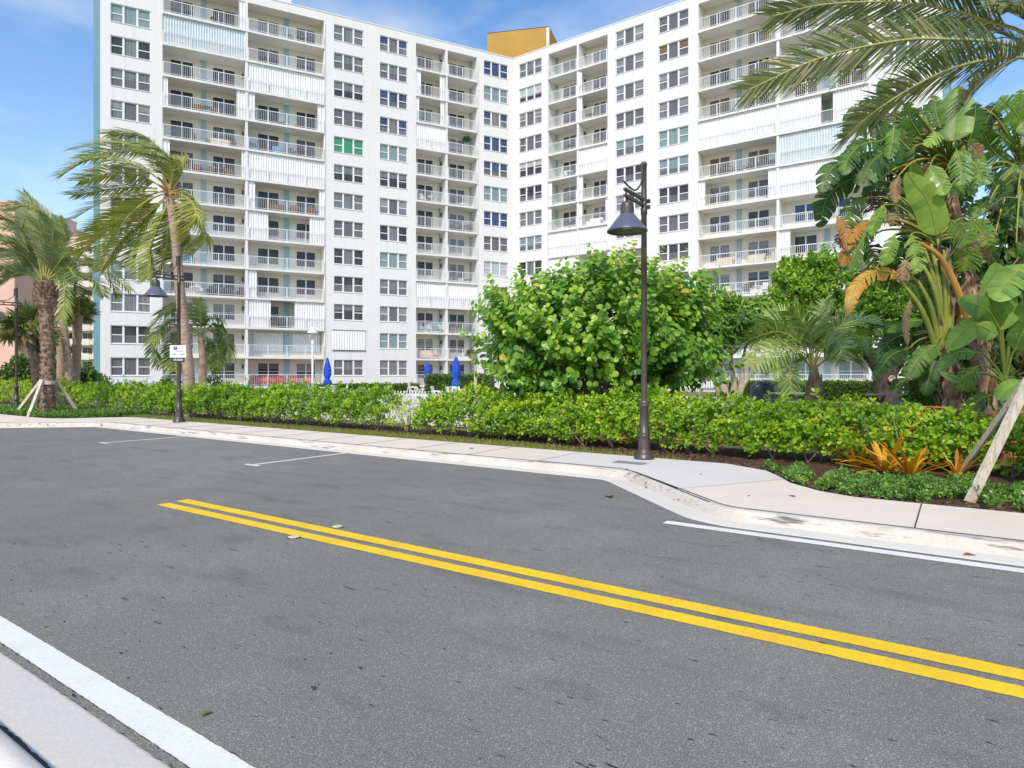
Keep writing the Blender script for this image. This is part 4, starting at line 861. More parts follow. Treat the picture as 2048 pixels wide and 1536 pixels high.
hedge('hedge','bright yellow green hedge at the far left behind the street lamp',33.5,44,12.6,.7,1.15,M['lime'],.12,44,6,5,cat='hedge')

def inside_bed(n,t0,t1,q1):
    t=rng.uniform(t0,t1,n); q=rng.uniform(8.75,q1,n); bo=np.array(sorted(bed_out)); lim=np.interp(t,bo[:,0],bo[:,1]); ok=q>lim+.06
    return t[ok],q[ok],lim[ok]
t,q,lim=inside_bed(17000,-8,2.6,11.6); den=wob(t*3.6,11)+wob(q*5.3+t*2,12)*.9+.25*wob(t*9+q*7,17); Pg=np.stack([-.82*t+.572*q,.572*t+.82*q],-1); bc=np.array([[5.55,9.3],[5.3,9.9],[5.9,9.35],[4.95,9.6]]); db=np.min(np.linalg.norm(Pg[:,None]-bc[None],axis=-1),1); ok=(den>-.5-.2*(t>1.2))&((q-lim<1.5)|(rng.random(len(t))<.2))&((db>.55)|(rng.random(len(t))<.12))&(np.linalg.norm(Pg-np.array([5.15,7.4]),axis=-1)>.28)&(q<10.6); t,q=t[ok],q[ok]; n=len(t)
z=.125+rng.uniform(.0,.17,n)*np.clip(.6+.6*den[ok],.3,1.6)
mb=MB(); rosettes(mb,T_OB,np.stack([-.82*t+.572*q,.572*t+.82*q,z],-1),rng.normal(0,.4,(n,3))+np.array([-.1,-.25,.8]),5,.052*rng.uniform(.7,1.25,n),np.clip(.48+.2*wob(t*3+q,13)+rng.normal(0,.1,n),0,1))
tag(mb.build('ground_cover',M['cover_leaf']),kind='stuff')
t,q,lim=inside_bed(9000,24.6,34,11.9); ok=wob(t*1.4,15)+wob(q*2.3+t,16)>-.8; t,q=t[ok],q[ok]; n=len(t)
mb=MB(); rosettes(mb,T_OB,np.stack([-.82*t+.572*q,.572*t+.82*q,.13+rng.uniform(0,.16,n)],-1),rng.normal(0,.4,(n,3))+np.array([0,0,.8]),4,.075*rng.uniform(.7,1.25,n),np.clip(.4+rng.normal(0,.15,n),0,1)); tag(mb.build('ground_cover',M['cover_leaf']),kind='stuff')
# bark chips
n=5200; t=rng.uniform(-6,16,n); bo=np.array(sorted(bed_out)); lo_q=np.where(t<3.3,np.interp(t,bo[:,0],bo[:,1])+.03,11.35+np.clip((t-8)*.03,0,.2)); q=lo_q+rng.exponential(.45,n); ok=q<13.2; t,q=t[ok],q[ok]; n=len(t)
mb=MB(); mb.scatter(T_SM,np.stack([-.82*t+.572*q,.572*t+.82*q,np.full(n,.112)],-1),rdir(n)*np.array([1,1,.25]),rdir(n,.3),rng.uniform(.03,.085,n),rng.random(n)); 
mb.build('mulch',plain('bark_chip',(.145,.085,.055),.9,vs=30,var=.6))['kind']='stuff'

# orange bromeliads
def sword(mb,b,d,L_,w,droop,tint,n=7):
    s=np.linspace(0,1,n); side=nrm(np.cross(d,(0,0,1))); c=b+L_*(d*s[:,None]+np.array([0,0,-droop])*(s**2)[:,None]); ww=w*np.interp(s,[0,.15,.7,.92,1],[.8,1,.95,.6,.12])
    up=np.cross(side,d)
    V=np.concatenate([c-side*ww[:,None]/2+up*.014,c,c+side*ww[:,None]/2+up*.014]); i=np.arange(n-1)
    mb.add(V,[np.concatenate([np.stack([i,i+1,n+i+1,n+i],-1),np.stack([n+i,n+i+1,2*n+i+1,2*n+i],-1)])],0,tint,True)
for i,(px,py,sc,lab) in enumerate(((1768,948,1.0,'orange bromeliad with the tallest upright leaves, left one of the clump'),(1822,958,.9,'orange bromeliad leaning towards the pavement in the middle of the clump'),(1800,925,1.05,'yellow orange bromeliad at the back of the clump against the hedge'),(1868,935,1.1,'orange bromeliad on the right of the clump near the timber stakes'),(1716,936,.7,'small sprawling bromeliad on the left fringe of the orange clump'),(1914,960,.6,'small yellow bromeliad at the foot of the timber stakes'))):
    c=G(px,py,.10); br=thing('bromeliad',lab,'bromeliad',c,'orange bromeliads in the bed')
    for k in range(19):
        a=k*2.4+rng.uniform(-.3,.3); el=rng.uniform(.18,1.25); d=np.array([math.cos(a)*math.cos(el),math.sin(a)*math.cos(el),math.sin(el)])
        mb=MB(); sword(mb,c+d*np.array([.05,.05,.02])+(0,0,.03),d,sc*rng.uniform(.5,.86),.066*sc**.5,rng.uniform(.0,.42),float(np.clip(rng.normal(.5,.24),0,1))); mb.build('leaf',M['brom'],br)

# ------------------------------------------------------------------ sea grape
D=16.0; c0=at(1205,690,D); b=np.array([c0[0],c0[1],.1]); sg_=thing('sea_grape','large round leaved sea grape bush behind the hedge','bush',b)
def shoots(mb,base,dirs,length,nl,size,tint):
    """leafy shoots: round leaves set alternately along each"""
    n=len(base); tw=MB()
    j=np.arange(nl); s=(j+.5)/nl
    ax=nrm(dirs); ref=rdir(n); a=nrm(np.cross(ax,ref)); b_=np.cross(ax,a); ph=rng.uniform(0,6.28,(n,1))+j[None]*np.pi+rng.normal(0,.35,(n,nl))
    per=np.cos(ph)[...,None]*a[:,None]+np.sin(ph)[...,None]*b_[:,None]
    up=np.array([0,0,1.])
    P=base[:,None]+ax[:,None]*(length[:,None]*s[None])[...,None]+up*(.10*(length[:,None]*s[None])**2)[...,None]
    f=nrm(per+ax[:,None]*.55+rng.normal(0,.22,(n,nl,3))); u=ax[:,None]*.9-per*.45+np.array([-.05,-.65,.30])+rng.normal(0,.25,(n,nl,3))
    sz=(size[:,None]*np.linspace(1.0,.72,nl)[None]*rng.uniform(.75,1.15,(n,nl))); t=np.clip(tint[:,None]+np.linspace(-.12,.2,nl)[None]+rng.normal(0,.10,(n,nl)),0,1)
    mb.scatter(T_RD,P.reshape(-1,3),f.reshape(-1,3),u.reshape(-1,3),sz.ravel(),t.ravel())
n=1240; u=rdir(n,-.85); rad=np.array([2.74,2.0,1.64]); sq=(np.abs(u[:,0])**3.2+np.abs(u[:,1])**3.2+np.abs(u[:,2])**3.2)**(-1/3.2); lob=sq*(1+.10*np.sin(u[:,0]*5+1)+.09*np.sin(u[:,2]*6+u[:,0]*3+2)+.06*np.sin(u[:,1]*8))
base_=c0+u*rad*(lob*rng.uniform(.62,.88,n))[:,None]; base_[:,2]=np.maximum(base_[:,2],.45); base_[:,2]-=.22*np.clip(base_[:,2]-3.2,0,9)
d=u*np.array([1,.9,.8])+np.array([0,-.12,.62])+rng.normal(0,.25,(n,3)); ln=rng.uniform(.55,1.0,n)
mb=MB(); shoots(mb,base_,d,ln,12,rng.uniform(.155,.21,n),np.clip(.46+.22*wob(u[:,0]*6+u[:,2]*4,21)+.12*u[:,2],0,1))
# projecting shoots that break the outline
ex=[(975,690,-.5,.9),(985,740,-.8,.4),(1010,600,-.5,.9),(1050,560,-.2,1),(1105,560,0,1),(1180,545,0,1),(1165,548,.05,1),(1265,560,.1,1),(1340,600,.3,1),(1372,575,.25,1),(1395,610,.4,1),(1075,575,-.15,1),(965,665,-.8,.5),(1225,560,.1,1),(1420,660,.7,.7),(1000,640,-.5,.8),(1430,690,.8,.4),(1440,720,.8,.3),(1425,745,.8,.2),(1415,640,.6,.7),(1435,665,.7,.5),(985,770,-.7,.1),(1420,770,.7,.1),(1380,780,.3,.1),(1330,790,.1,.2),(1260,795,0,.2),(1150,790,0,.2),(1080,785,-.1,.2)]
eb=np.array([at(x,y+26,D+rng.uniform(-.8,.8)) for x,y,_,_ in ex]); ed=np.array([(a,-.1,z) for _,_,a,z in ex],float)
shoots(mb,eb,ed,np.full(len(ex),.62),9,np.full(len(ex),.185),np.full(len(ex),.45))
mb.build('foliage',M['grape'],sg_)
mb=MB()
for i in range(46):
    e=c0+rdir(1,-.5)[0]*rad*.8; s0=b+np.array([*rng.normal(0,.35,2),0]); mb.tube(spline([s0,(s0+e)/2+(0,0,-.25)+rng.normal(0,.2,3),e],7),[.055,.035,.012],5,0,.5,cap=False)
mb.build('branches',M['grey_bark'],sg_)

# ------------------------------------------------------------------ trees
def limbs(t,b,tips,r0,bark,name='trunk',wig=.2,split=.35):
    mb=MB()
    for e,r in tips: mb.tube(spline([b+np.array([*rng.normal(0,r0*.4,2),0]),b+(e-b)*split+rng.normal(0,wig,3)*np.array([1,1,.2]),b+(e-b)*.7+rng.normal(0,wig,3),e],14),[r,r*.8,r*.55,r*.25],9,0,.5)
    return mb.build(name,bark,t)
def crown(t,lobes,mat,tpl,nper,m,size,tint=.5,spread=(.9,1.3),drop=0.,name='crown',tv=.12,upb=.5):
    mb=MB()
    for c,rad,k in lobes:
        n=int(nper*k); u=rdir(n,-.7); rr=rng.uniform(.45,1.02,n)**.6
        P=c+u*rad*(rr*(1+.12*np.sin(u[:,0]*7+c[0])+.1*np.sin(u[:,2]*8)))[:,None]
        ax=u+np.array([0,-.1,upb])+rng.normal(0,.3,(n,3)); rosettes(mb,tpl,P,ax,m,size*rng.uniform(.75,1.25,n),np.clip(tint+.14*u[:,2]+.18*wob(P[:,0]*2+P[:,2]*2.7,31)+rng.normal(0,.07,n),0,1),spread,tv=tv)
    return mb.build(name,mat,t)
# umbrella tree
D=22; b=at(1462,815,D); b[2]=.1; tr=thing('umbrella_tree','umbrella tree with several pale forking trunks right of the sea grape','tree',b)
limbs(tr,b,[(at(1408,705,D),.13),(at(1432,690,D-.3),.17),(at(1462,690,D+.3),.15),(at(1492,690,D),.15),(at(1512,700,D-.4),.11)],.35,M['pale_bark'],wig=.08,split=.4)
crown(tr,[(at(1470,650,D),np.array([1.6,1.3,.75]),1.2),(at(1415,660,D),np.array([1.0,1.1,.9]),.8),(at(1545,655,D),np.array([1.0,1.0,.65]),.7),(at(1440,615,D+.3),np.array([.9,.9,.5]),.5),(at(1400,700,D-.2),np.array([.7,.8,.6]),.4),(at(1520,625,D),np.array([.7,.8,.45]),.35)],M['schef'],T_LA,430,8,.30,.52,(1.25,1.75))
# bright ficus with a dark forked trunk
D=27; b=at(1772,830,D); b[2]=.1; tr=thing('ficus_tree','bright green tree with a dark forked trunk behind the pindo palm','tree',b)
mb=MB(); fk=at(1770,742,D)
mb.tube(spline([b,at(1771,790,D),fk+(0,0,-.1)],10),[.55,.44,.46],12); mb.tube(spline([fk+(0,0,-.25),at(1745,715,D),at(1715,685,D),at(1690,650,D)],12),[.36,.30,.26,.14],10); mb.tube(spline([fk+(0,0,-.25),at(1795,720,D),at(1820,690,D),at(1840,640,D)],12),[.38,.30,.25,.14],10)
mb.build('trunk',M['dark_bark'],tr)
mb=MB(); cc=at(1783,758,D-.5); mb.lathe([(.10,0),(.16,.03),(.14,.08),(.09,.02),(.0,.0)],(0,0,0),12); 
V=np.concatenate(mb.V); V=V[:,[0,2,1]]*np.array([1,-1,1])+cc; mb.V=[V]; mb.build('pruning_scar',M['pale_bark'],tr)
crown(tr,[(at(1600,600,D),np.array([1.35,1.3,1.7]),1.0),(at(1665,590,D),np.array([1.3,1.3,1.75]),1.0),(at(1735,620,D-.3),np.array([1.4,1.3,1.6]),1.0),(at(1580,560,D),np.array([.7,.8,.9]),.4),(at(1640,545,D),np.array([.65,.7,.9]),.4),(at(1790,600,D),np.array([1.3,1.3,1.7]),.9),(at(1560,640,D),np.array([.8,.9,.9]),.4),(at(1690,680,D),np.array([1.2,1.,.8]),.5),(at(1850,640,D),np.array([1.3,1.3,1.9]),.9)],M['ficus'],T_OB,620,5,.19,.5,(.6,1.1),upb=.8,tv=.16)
# dark trees closing the right edge
D=20; b=at(2030,840,D); b[2]=.1; tr=thing('shade_tree','dark leafy tree filling the gaps behind the bird of paradise at the right edge','tree',b)
limbs(tr,b,[(at(1960,560,D),.16),(at(2040,480,D),.2),(at(2100,560,D),.15)],.3,M['dark_bark'])
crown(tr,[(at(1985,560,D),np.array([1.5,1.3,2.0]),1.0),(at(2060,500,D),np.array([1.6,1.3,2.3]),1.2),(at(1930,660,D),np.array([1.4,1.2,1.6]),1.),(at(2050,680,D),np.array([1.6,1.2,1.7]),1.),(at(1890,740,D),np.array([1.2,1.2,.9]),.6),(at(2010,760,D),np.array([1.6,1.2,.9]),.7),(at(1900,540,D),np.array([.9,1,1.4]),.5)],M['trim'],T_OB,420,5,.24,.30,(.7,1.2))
# shrubs behind the left hedge
for px0,D,z1,lab in (((12,64),40,2.5,'dark green shrub behind the yellow hedge at the far left'),((108,140),40,2.7,'green shrub behind the trunk of the staked date palm'),((160,190),42,2.0,'low shrub against the blue end wall')):
    c=at(sum(px0)/2,750,D); b=np.array([c[0],c[1],.1]); tr=thing('shrub',lab,'shrub',b); w_=(px0[1]-px0[0])/F*D/2
    limbs(tr,b,[(b+np.array([x,0,z1*.6]),.05) for x in (-.5*w_,0,.5*w_)],.01,M['twig'],'stem'); crown(tr,[(b+np.array([0,0,z1*.5]),np.array([w_*1.15,1.1,z1*.52]),1.1)],M['trim'],T_OB,520,5,.22,.55,(.7,1.2))
for px,D,lab in ((340,30,'small red tinged shrub at the foot of the tall coconut palm'),(425,30,'small red tinged shrub right of the short coconut palm'),(207,34,'low reddish shrub in front of the left end of the building')):
    c=at(px,772,D); b=np.array([c[0],c[1],.1]); tr=thing('shrub',lab,'shrub',b); crown(tr,[(b+np.array([0,0,.75]),np.array([.75,.6,.62]),.5)],M['schef'],T_OB,300,5,.16,.35,(.7,1.2)); limbs(tr,b,[(b+np.array([x,0,.8]),.03) for x in (-.2,.2)],.01,M['twig'],'stem')
def box_hedge(label,a,e,h,wd,mat,size,n):
    a=np.array(a,float); e=np.array(e,float); m=(a+e)/2; m[2]=.1; hd=thing('clipped_hedge',label,'hedge',m); T=nrm(e-a); N=np.array([-T[1],T[0],0]); L_=np.linalg.norm(e-a)
    s=rng.uniform(0,L_,n); top=rng.random(n)<.4; zz=np.where(top,h,rng.uniform(.05,h,n)); v=np.where(top,rng.uniform(-wd/2,wd/2,n),-wd/2)*np.where(N[1]>0,1,-1)
    P=a+T*s[:,None]+N*v[:,None]; P[:,2]=.1+zz+rng.normal(0,.03,n); ax=np.where(top[:,None],np.array([0,0,1.]),-N*np.where(N[1]>0,1,-1)+np.array([0,0,.4]))+rng.normal(0,.4,(n,3))
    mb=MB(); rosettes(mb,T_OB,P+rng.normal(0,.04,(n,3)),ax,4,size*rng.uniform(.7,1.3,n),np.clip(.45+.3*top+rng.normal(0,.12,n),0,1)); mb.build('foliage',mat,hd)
    mb=MB(); mb.bar(a+(0,0,.1-a[2]+h/2-.03),e+(0,0,.1-e[2]+h/2-.03),wd*.8,h*.86); mb.build('stem',M['dark_bark'],hd)
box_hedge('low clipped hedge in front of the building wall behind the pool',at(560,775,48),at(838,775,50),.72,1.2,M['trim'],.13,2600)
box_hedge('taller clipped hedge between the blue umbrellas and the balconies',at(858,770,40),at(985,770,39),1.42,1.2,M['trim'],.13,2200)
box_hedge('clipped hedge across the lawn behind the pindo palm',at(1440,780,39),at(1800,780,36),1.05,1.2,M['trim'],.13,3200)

# ------------------------------------------------------------------ bird of paradise
CAMV=np.array([0,0,CH])
def paddle(mb,P,w,torn=.0,tint=.5,tw=.0,fold=.25,mat=0,ribm=1,tv=.06):
    n=26; P=spline(P,n); T=nrm(np.gradient(P,axis=0)); c=nrm(CAMV-P); c=c+np.array([0,0,.35])+tw*np.array([1,0,0]); c=nrm(c-(c*T).sum(1)[:,None]*T); S=np.cross(T,c)
    u=np.linspace(0,1,n); prof=w/2*np.minimum(1,(u/.14+.02)**.55)*np.minimum(1,((1-u)/.34+.01)**.6)
    lat=np.array([0,.35,.7,1.])
    for sg2 in (-1,1):
        i=0
        while i<n-1:
            k=1 if rng.random()<torn else int(rng.integers(2,4))
            if torn==0: k=n-1
            j=min(i+k,n-1); idx=np.arange(i,j+1); a=rng.normal(0,.22)*min(1,torn*1.2); dr=abs(rng.normal(0,.25))*min(1,torn*1.2); sh=.10*min(1,torn*2)
            cen=P[idx]; m=(idx-(i+j)/2)/max(1,(j-i)/2)
            V=[]
            for l in lat:
                off=S[idx]*sg2*(prof[idx]*l)[:,None]*(1-.12*rng.random()*torn)
                off=off+T[idx]*(prof[idx]*l*(a+.35*torn+.18))[:,None]-c[idx]*(fold*prof[idx]*(l*1.0-l*l*.8)*-1)[:,None]*1.0-c[idx]*(prof[idx]*l*l*dr*.6)[:,None]+np.array([0,0,-1.])*(prof[idx]*l*l*(.16+dr*.6))[:,None]
                if torn>0: off=off-T[idx]*(m*l*sh*np.linalg.norm(P[min(j,n-1)]-P[i])*.5)[:,None]
                V.append(cen+off)
            V=np.stack(V,1); r=len(idx); q=np.arange(r-1)[:,None]*4; ll=np.arange(3)[None]
            f=np.stack([q+ll,q+ll+1,q+4+ll+1,q+4+ll],-1).reshape(-1,4); f=f if sg2>0 else f[:,::-1]
            mb.add(V.reshape(-1,3),[f],mat,float(np.clip(tint+rng.normal(0,tv)+.03*sg2,0,1)),True); i=j
    mb.tube(P+c*.006,np.linspace(.011,.003,n),5,ribm,.5,cap=False)
def stalk(mb,a,b,r0=.035,r1=.018,tint=.4,lift=.22,mat=1):
    d=np.linalg.norm(b-a); m=(a+b)/2+np.array([0,0,lift*d]); mb.tube(spline([a,a*.55+m*.45+(0,0,.05*d),m*.6+b*.4+(0,0,.03*d),b],12),[r0,r0*.8,r1],6,mat,tint,cap=False)
D=12.6
b=at(1965,860,D); b[2]=.1
bp=thing('bird_of_paradise','tall giant bird of paradise clump with torn paddle leaves and leaning brown trunks','giant bird of paradise',b)
b2=at(2070,860,D+1.2); b2[2]=.1
bp2=thing('bird_of_paradise','giant bird of paradise rising at the right edge behind the tall clump','giant bird of paradise',b2)
b3=at(2015,850,D-1.4); b3[2]=.1
bp3=thing('bird_of_paradise','young low bird of paradise with bright clean leaves at the lower right','giant bird of paradise',b3)
def fibre(mb,P,r,n):
    P=spline(P,30); k=rng.integers(0,30,n); a=rng.uniform(0,6.28,n); o=np.stack([np.cos(a),np.sin(a),np.zeros(n)],-1); rr=np.interp(k,[0,29],[r[0],r[-1]])
    mb.scatter(T_LA,P[k]+o*rr[:,None]*.9,o*.6+np.array([0,0,1])*rng.choice([-1,1],n)[:,None]*rng.uniform(.4,1.2,(n,1)),o,rng.uniform(.15,.42,n),rng.random(n),1)
for P_,r in (([b,at(1975,790,D),at(1955,720,D),at(1938,655,D-.1),at(1912,590,D-.1),at(1880,520,D)],[.20,.17,.15,.14,.12,.09]),([b+(-.7,.2,0),at(1905,790,D),at(1893,720,D),at(1886,660,D)],[.17,.16,.16,.17]),([b+(.4,.5,0),at(1960,700,D+.6),at(1930,520,D+.6),at(1905,400,D+.6),at(1900,330,D+.6)],[.16,.14,.13,.12,.08])):
    mb=MB(); mb.tube(spline(P_,24),np.array(r),10); fibre(mb,P_,r,150); mb.build('trunk',[M['strel_bark'],M['strel_b']],bp)
mb=MB(); P_=[b2,at(2062,600,D+1.2),at(2050,400,D+1.2),at(2045,330,D+1.2)]; mb.tube(spline(P_,24),[.17,.15,.13,.1],10); fibre(mb,P_,[.17,.1],120); mb.build('trunk',[M['strel_bark'],M['strel_b']],bp2)
mb=MB(); P_=[b3,at(2012,800,D-1.4),at(2010,765,D-1.4)]; mb.tube(spline(P_,12),[.14,.13,.10],10); fibre(mb,P_,[.14,.1],30); mb.build('trunk',[M['strel_bark'],M['strel_b']],bp3)
# sheathing stalks that rise out of the left trunk
mb=MB()
for i,(x0,y0,x1,y1,t_) in enumerate(((1886,665,1850,500,.3),(1882,660,1862,488,.5),(1892,660,1875,478,.35),(1896,662,1886,500,.55),(1878,670,1835,560,.25),(1876,680,1800,560,.3),(1900,650,1898,520,.2),(1888,640,1840,520,.5))):
    mb.tube(spline([at(x0,y0+30,D-.1),at((x0+x1)/2+6,(y0+y1)/2,D-.15),at(x1,y1,D-.1)],10),[.06,.05,.028],7,0,t_)
mb.build('leaf_stalks',M['strel_stalk'],bp)
K1=at(1868,490,D); K2=at(1900,340,D+.6); K3=at(2046,350,D+1.2); K4=at(2010,770,D-1.4); K5=at(1888,680,D)
def SL(pl,K,pts,w,torn,tint,d=D,dy=-.2,kind=0,st=1,tw=0.,lift=.22):
    mb=MB(); P=[at(x,y,d+dy*i/(len(pts)-1)) for i,(x,y) in enumerate(pts)]
    paddle(mb,P,w/F*d,torn,tint,tw,.25,0,1)
    if st: stalk(mb,K,P[0],.030,.013,.22 if kind==0 else .85,lift,1)
    mb.build('leaf',[(M['strel'],M['strel_y'],M['strel_b'])[kind],M['strel_stalk']],pl)
LV=[(bp,K2,[(1725,322),(1690,322),(1660,342),(1643,384)],52,.5,.22),(bp,K1,[(1770,362),(1705,358),(1655,395),(1640,455)],58,.5,.20),(bp,K2,[(1905,282),(1912,232),(1916,172)],62,.05,.52),
(bp,K1,[(1874,470),(1856,405),(1812,345)],54,.05,.78),(bp,K2,[(1788,252),(1784,285),(1778,318)],30,.1,.45),(bp,K2,[(1812,285),(1775,300),(1740,330),(1722,372)],72,.15,.25),(bp,K2,[(1760,282),(1722,290),(1698,315),(1688,350)],46,.7,.35),(bp,K2,[(1775,205),(1735,210),(1708,232),(1694,272)],44,.7,.22),(bp,K2,[(1785,205),(1770,185),(1758,162)],24,0,.4),
(bp,K2,[(1913,300),(1922,335),(1922,370)],48,.85,.55),(bp,K2,[(1940,318),(1956,340),(1964,372)],46,.85,.55),(bp2,K3,[(2030,325),(2010,360),(1994,392)],48,.4,.5),(bp,K1,[(1902,440),(1922,462),(1934,488)],52,.8,.6),(bp,K1,[(1940,435),(1965,458),(1978,492)],48,.8,.62),(bp,K1,[(1934,482),(1936,508),(1932,540)],56,.85,.58),
(bp,K1,[(1822,468),(1832,505),(1832,545)],42,.8,.72),(bp,K1,[(1788,470),(1778,500),(1766,532)],32,.1,.6),(bp,K1,[(1752,450),(1722,485),(1694,545)],34,.2,.5),(bp,K1,[(1768,410),(1752,440),(1742,472)],27,.1,.55),(bp,K1,[(1812,420),(1842,424),(1872,446)],34,.05,.55),(bp,K1,[(1735,395),(1708,412),(1694,455)],50,.85,.5),
(bp2,K3,[(2050,262),(2030,225),(2000,195)],66,.2,.6),(bp2,K3,[(2030,295),(2012,280),(1990,262)],48,.3,.4),(bp,K2,[(1860,330),(1878,358),(1890,390)],38,.6,.7),(bp,K2,[(1838,375),(1832,348),(1824,325)],24,0,.7),(bp,K2,[(1893,256),(1872,272),(1850,292)],28,.8,.85),(bp,K1,[(1895,385),(1922,376),(1956,382)],26,.1,.55),
(bp2,K3,[(2040,310),(2062,250),(2080,190)],60,.2,.5),(bp2,K3,[(2060,330),(2090,360),(2100,420)],50,.5,.4),(bp2,K3,[(2020,330),(1985,300),(1960,250)],52,.75,.3),(bp2,K3,[(2045,380),(2035,420),(2020,460)],50,.8,.3),
(bp3,K4,[(2004,660),(1998,595),(1990,525)],58,.0,.70),(bp3,K4,[(2050,528),(2018,560),(1992,602)],56,.15,.72),(bp3,K4,[(1998,655),(1972,618),(1914,600)],50,.05,.55),(bp3,K4,[(1996,668),(1945,652),(1893,700)],44,.1,.80),(bp3,K4,[(1950,705),(1912,706),(1880,738)],28,.3,.55),(bp3,K4,[(1920,757),(1880,748)],26,0,.6),(bp3,K4,[(1955,732),(1935,752),(1925,780)],46,.7,.6),(bp,K5,[(1872,690),(1842,712),(1812,758)],42,.5,.55),(bp,K5,[(1818,697),(1782,712),(1745,760)],32,.2,.35),(bp,K5,[(1846,640),(1810,646),(1774,664)],24,.1,.5),
(bp3,K4,[(2052,765),(2020,775),(1996,800)],38,.0,.72),(bp3,K4,[(2055,830),(2028,812),(2002,806)],42,.3,.6),(bp,K2,[(1880,255),(1872,225),(1868,190)],36,.5,.4),(bp,K2,[(1935,290),(1948,250),(1952,205)],44,.6,.3),(bp2,K3,[(1985,300),(1975,255),(1985,215)],40,.6,.45),(bp2,K3,[(2040,260),(2046,215),(2040,180)],48,.4,.5),(bp,K2,[(1840,270),(1822,240),(1815,205)],40,.5,.35),(bp,K2,[(1820,300),(1790,270),(1768,250)],46,.7,.3),(bp3,K4,[(2040,850),(2050,890),(2035,930)],40,.6,.5),(bp3,K4,[(2030,700),(2055,640),(2070,580)],50,.2,.5),(bp3,K4,[(1985,790),(1960,800),(1930,830)],34,.4,.5),(bp,K5,[(1880,700),(1862,742),(1850,790)],40,.5,.3)]
for pl,K,pts,w_,torn,tint in LV:
    dd=D+1.0 if pl is bp2 else (D-1.5 if pl is bp3 else D-.35*rng.random())
    if pl is not bp3 and torn>=.1 and tint<.75: torn=max(torn,.55); w_*=.88
    SL(pl,K,pts,w_,torn,tint*(1.08 if pl is not bp3 else 1),dd,rng.uniform(-.5,.2))
SL(bp,K5,[(1800,548),(1750,545),(1712,572),(1694,632)],30,.85,.6,D,-.5,1,1,0,.3)
SL(bp,K1,[(1752,440),(1722,455),(1698,486)],26,.9,.35,D,-.3,1); SL(bp,K1,[(1674,432),(1694,470),(1698,500)],24,.9,.2,D,-.3,1,0); SL(bp,K1,[(1700,486),(1692,508),(1684,532)],24,.9,.05,D,-.3,1,0)
SL(bp,K1,[(1800,430),(1770,432),(1745,440)],30,.9,.5,D,-.2,2); SL(bp,K5,[(1820,600),(1812,640),(1815,690)],14,.9,.6,D-.3,-.1,2,0); SL(bp,K2,[(1798,350),(1790,372),(1792,405)],20,.9,.5,D,-.2,2); SL(bp,K2,[(1930,285),(1950,292),(1962,315)],24,.9,.5,D,0,2); SL(bp,K1,[(1812,520),(1806,545),(1804,560)],26,.9,.7,D-.2,0,2,0)
mb=MB(); mb.tube(spline([K5+(.3,0,.2),at(1925,610,D-.3),at(1885,520,D-.35),at(1842,486,D-.4)],14),[.08,.07,.06,.03],8,0,.95); mb.build('leaf_stalks',M['strel_stalk'],bp)
r2=np.random.default_rng(5)
for i in range(130):                               # leaves deep in the clump, shade put into a dark tint
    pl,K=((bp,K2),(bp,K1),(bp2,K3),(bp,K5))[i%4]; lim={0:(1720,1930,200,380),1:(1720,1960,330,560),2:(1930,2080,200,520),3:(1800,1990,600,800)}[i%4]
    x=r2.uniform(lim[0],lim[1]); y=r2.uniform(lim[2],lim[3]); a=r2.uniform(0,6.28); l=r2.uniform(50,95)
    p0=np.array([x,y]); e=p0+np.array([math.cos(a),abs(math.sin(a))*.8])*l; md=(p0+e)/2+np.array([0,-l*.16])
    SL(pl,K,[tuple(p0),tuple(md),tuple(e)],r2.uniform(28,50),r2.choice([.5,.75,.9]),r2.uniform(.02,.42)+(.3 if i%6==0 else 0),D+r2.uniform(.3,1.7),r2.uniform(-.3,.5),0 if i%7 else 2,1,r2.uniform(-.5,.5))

# ------------------------------------------------------------------ fences
fn=thing('picket_fence','white picket fence running behind the pavement hedge','fence',W(20,14.0,.1))
T0,T1,QF=7.0,37.0,14.0
mb=MB()
for t in np.arange(T0,T1,.125): mb.bar(W(t,QF,.14),W(t,QF,1.12),.042,.016,up=(.572,.82,0))
mb.build('picket_panel',M['plastic'],fn)
for z in (.25,1.0):
    mb=MB(); mb.bar(W(T0,QF+.03,z),W(T1,QF+.03,z),.035,.08); mb.build('rail',M['plastic'],fn)
for t in np.arange(T0,T1+.1,2.5):
    mb=MB(); mb.bar(W(t,QF+.03,.1),W(t,QF+.03,1.22),.11,.11,up=(.572,.82,0)); mb.bar(W(t,QF+.03,1.22),W(t,QF+.03,1.26),.14,.14,up=(.572,.82,0)); mb.build('post',M['plastic'],fn)
def safety(label,t0,t1,q,z1):
    f=thing('safety_fence',label,'mesh fence',W((t0+t1)/2,q,.1)); mb=MB()
    sag=lambda t: .03*math.sin(t*2.3)+.02*math.sin(t*5.1)
    n=int((t1-t0)/.11)
    for i in range(n+1): t=t0+(t1-t0)*i/n; mb.bar(W(t,q+.02*math.sin(t*3),.12),W(t,q+.02*math.sin(t*3),z1+sag(t)),.018,.006,up=(.572,.82,0))
    for k in range(8):
        for i in range(0,n,2): a=t0+(t1-t0)*i/n; b=t0+(t1-t0)*min(i+2,n)/n; zz=lambda t:.14+(z1+sag(t)-.16)*k/7; mb.bar(W(a,q-.004,zz(a)),W(b,q-.004,zz(b)),.006,.026)
    mb.build('netting',M['mesh_o'],f)
    for t in np.arange(t0,t1+.01,(t1-t0)/3): mb=MB(); mb.tube([W(t,q+.03,.05),W(t,q+.03,z1+.06)],.015,6); mb.build('post',M['dkfurn'],f)
safety('orange netting fence behind the hedge right of the tall street lamp',5.35,6.9,13.7,1.14); safety('orange netting fence under the bird of paradise leaves',-1.6,2.2,13.3,1.03)
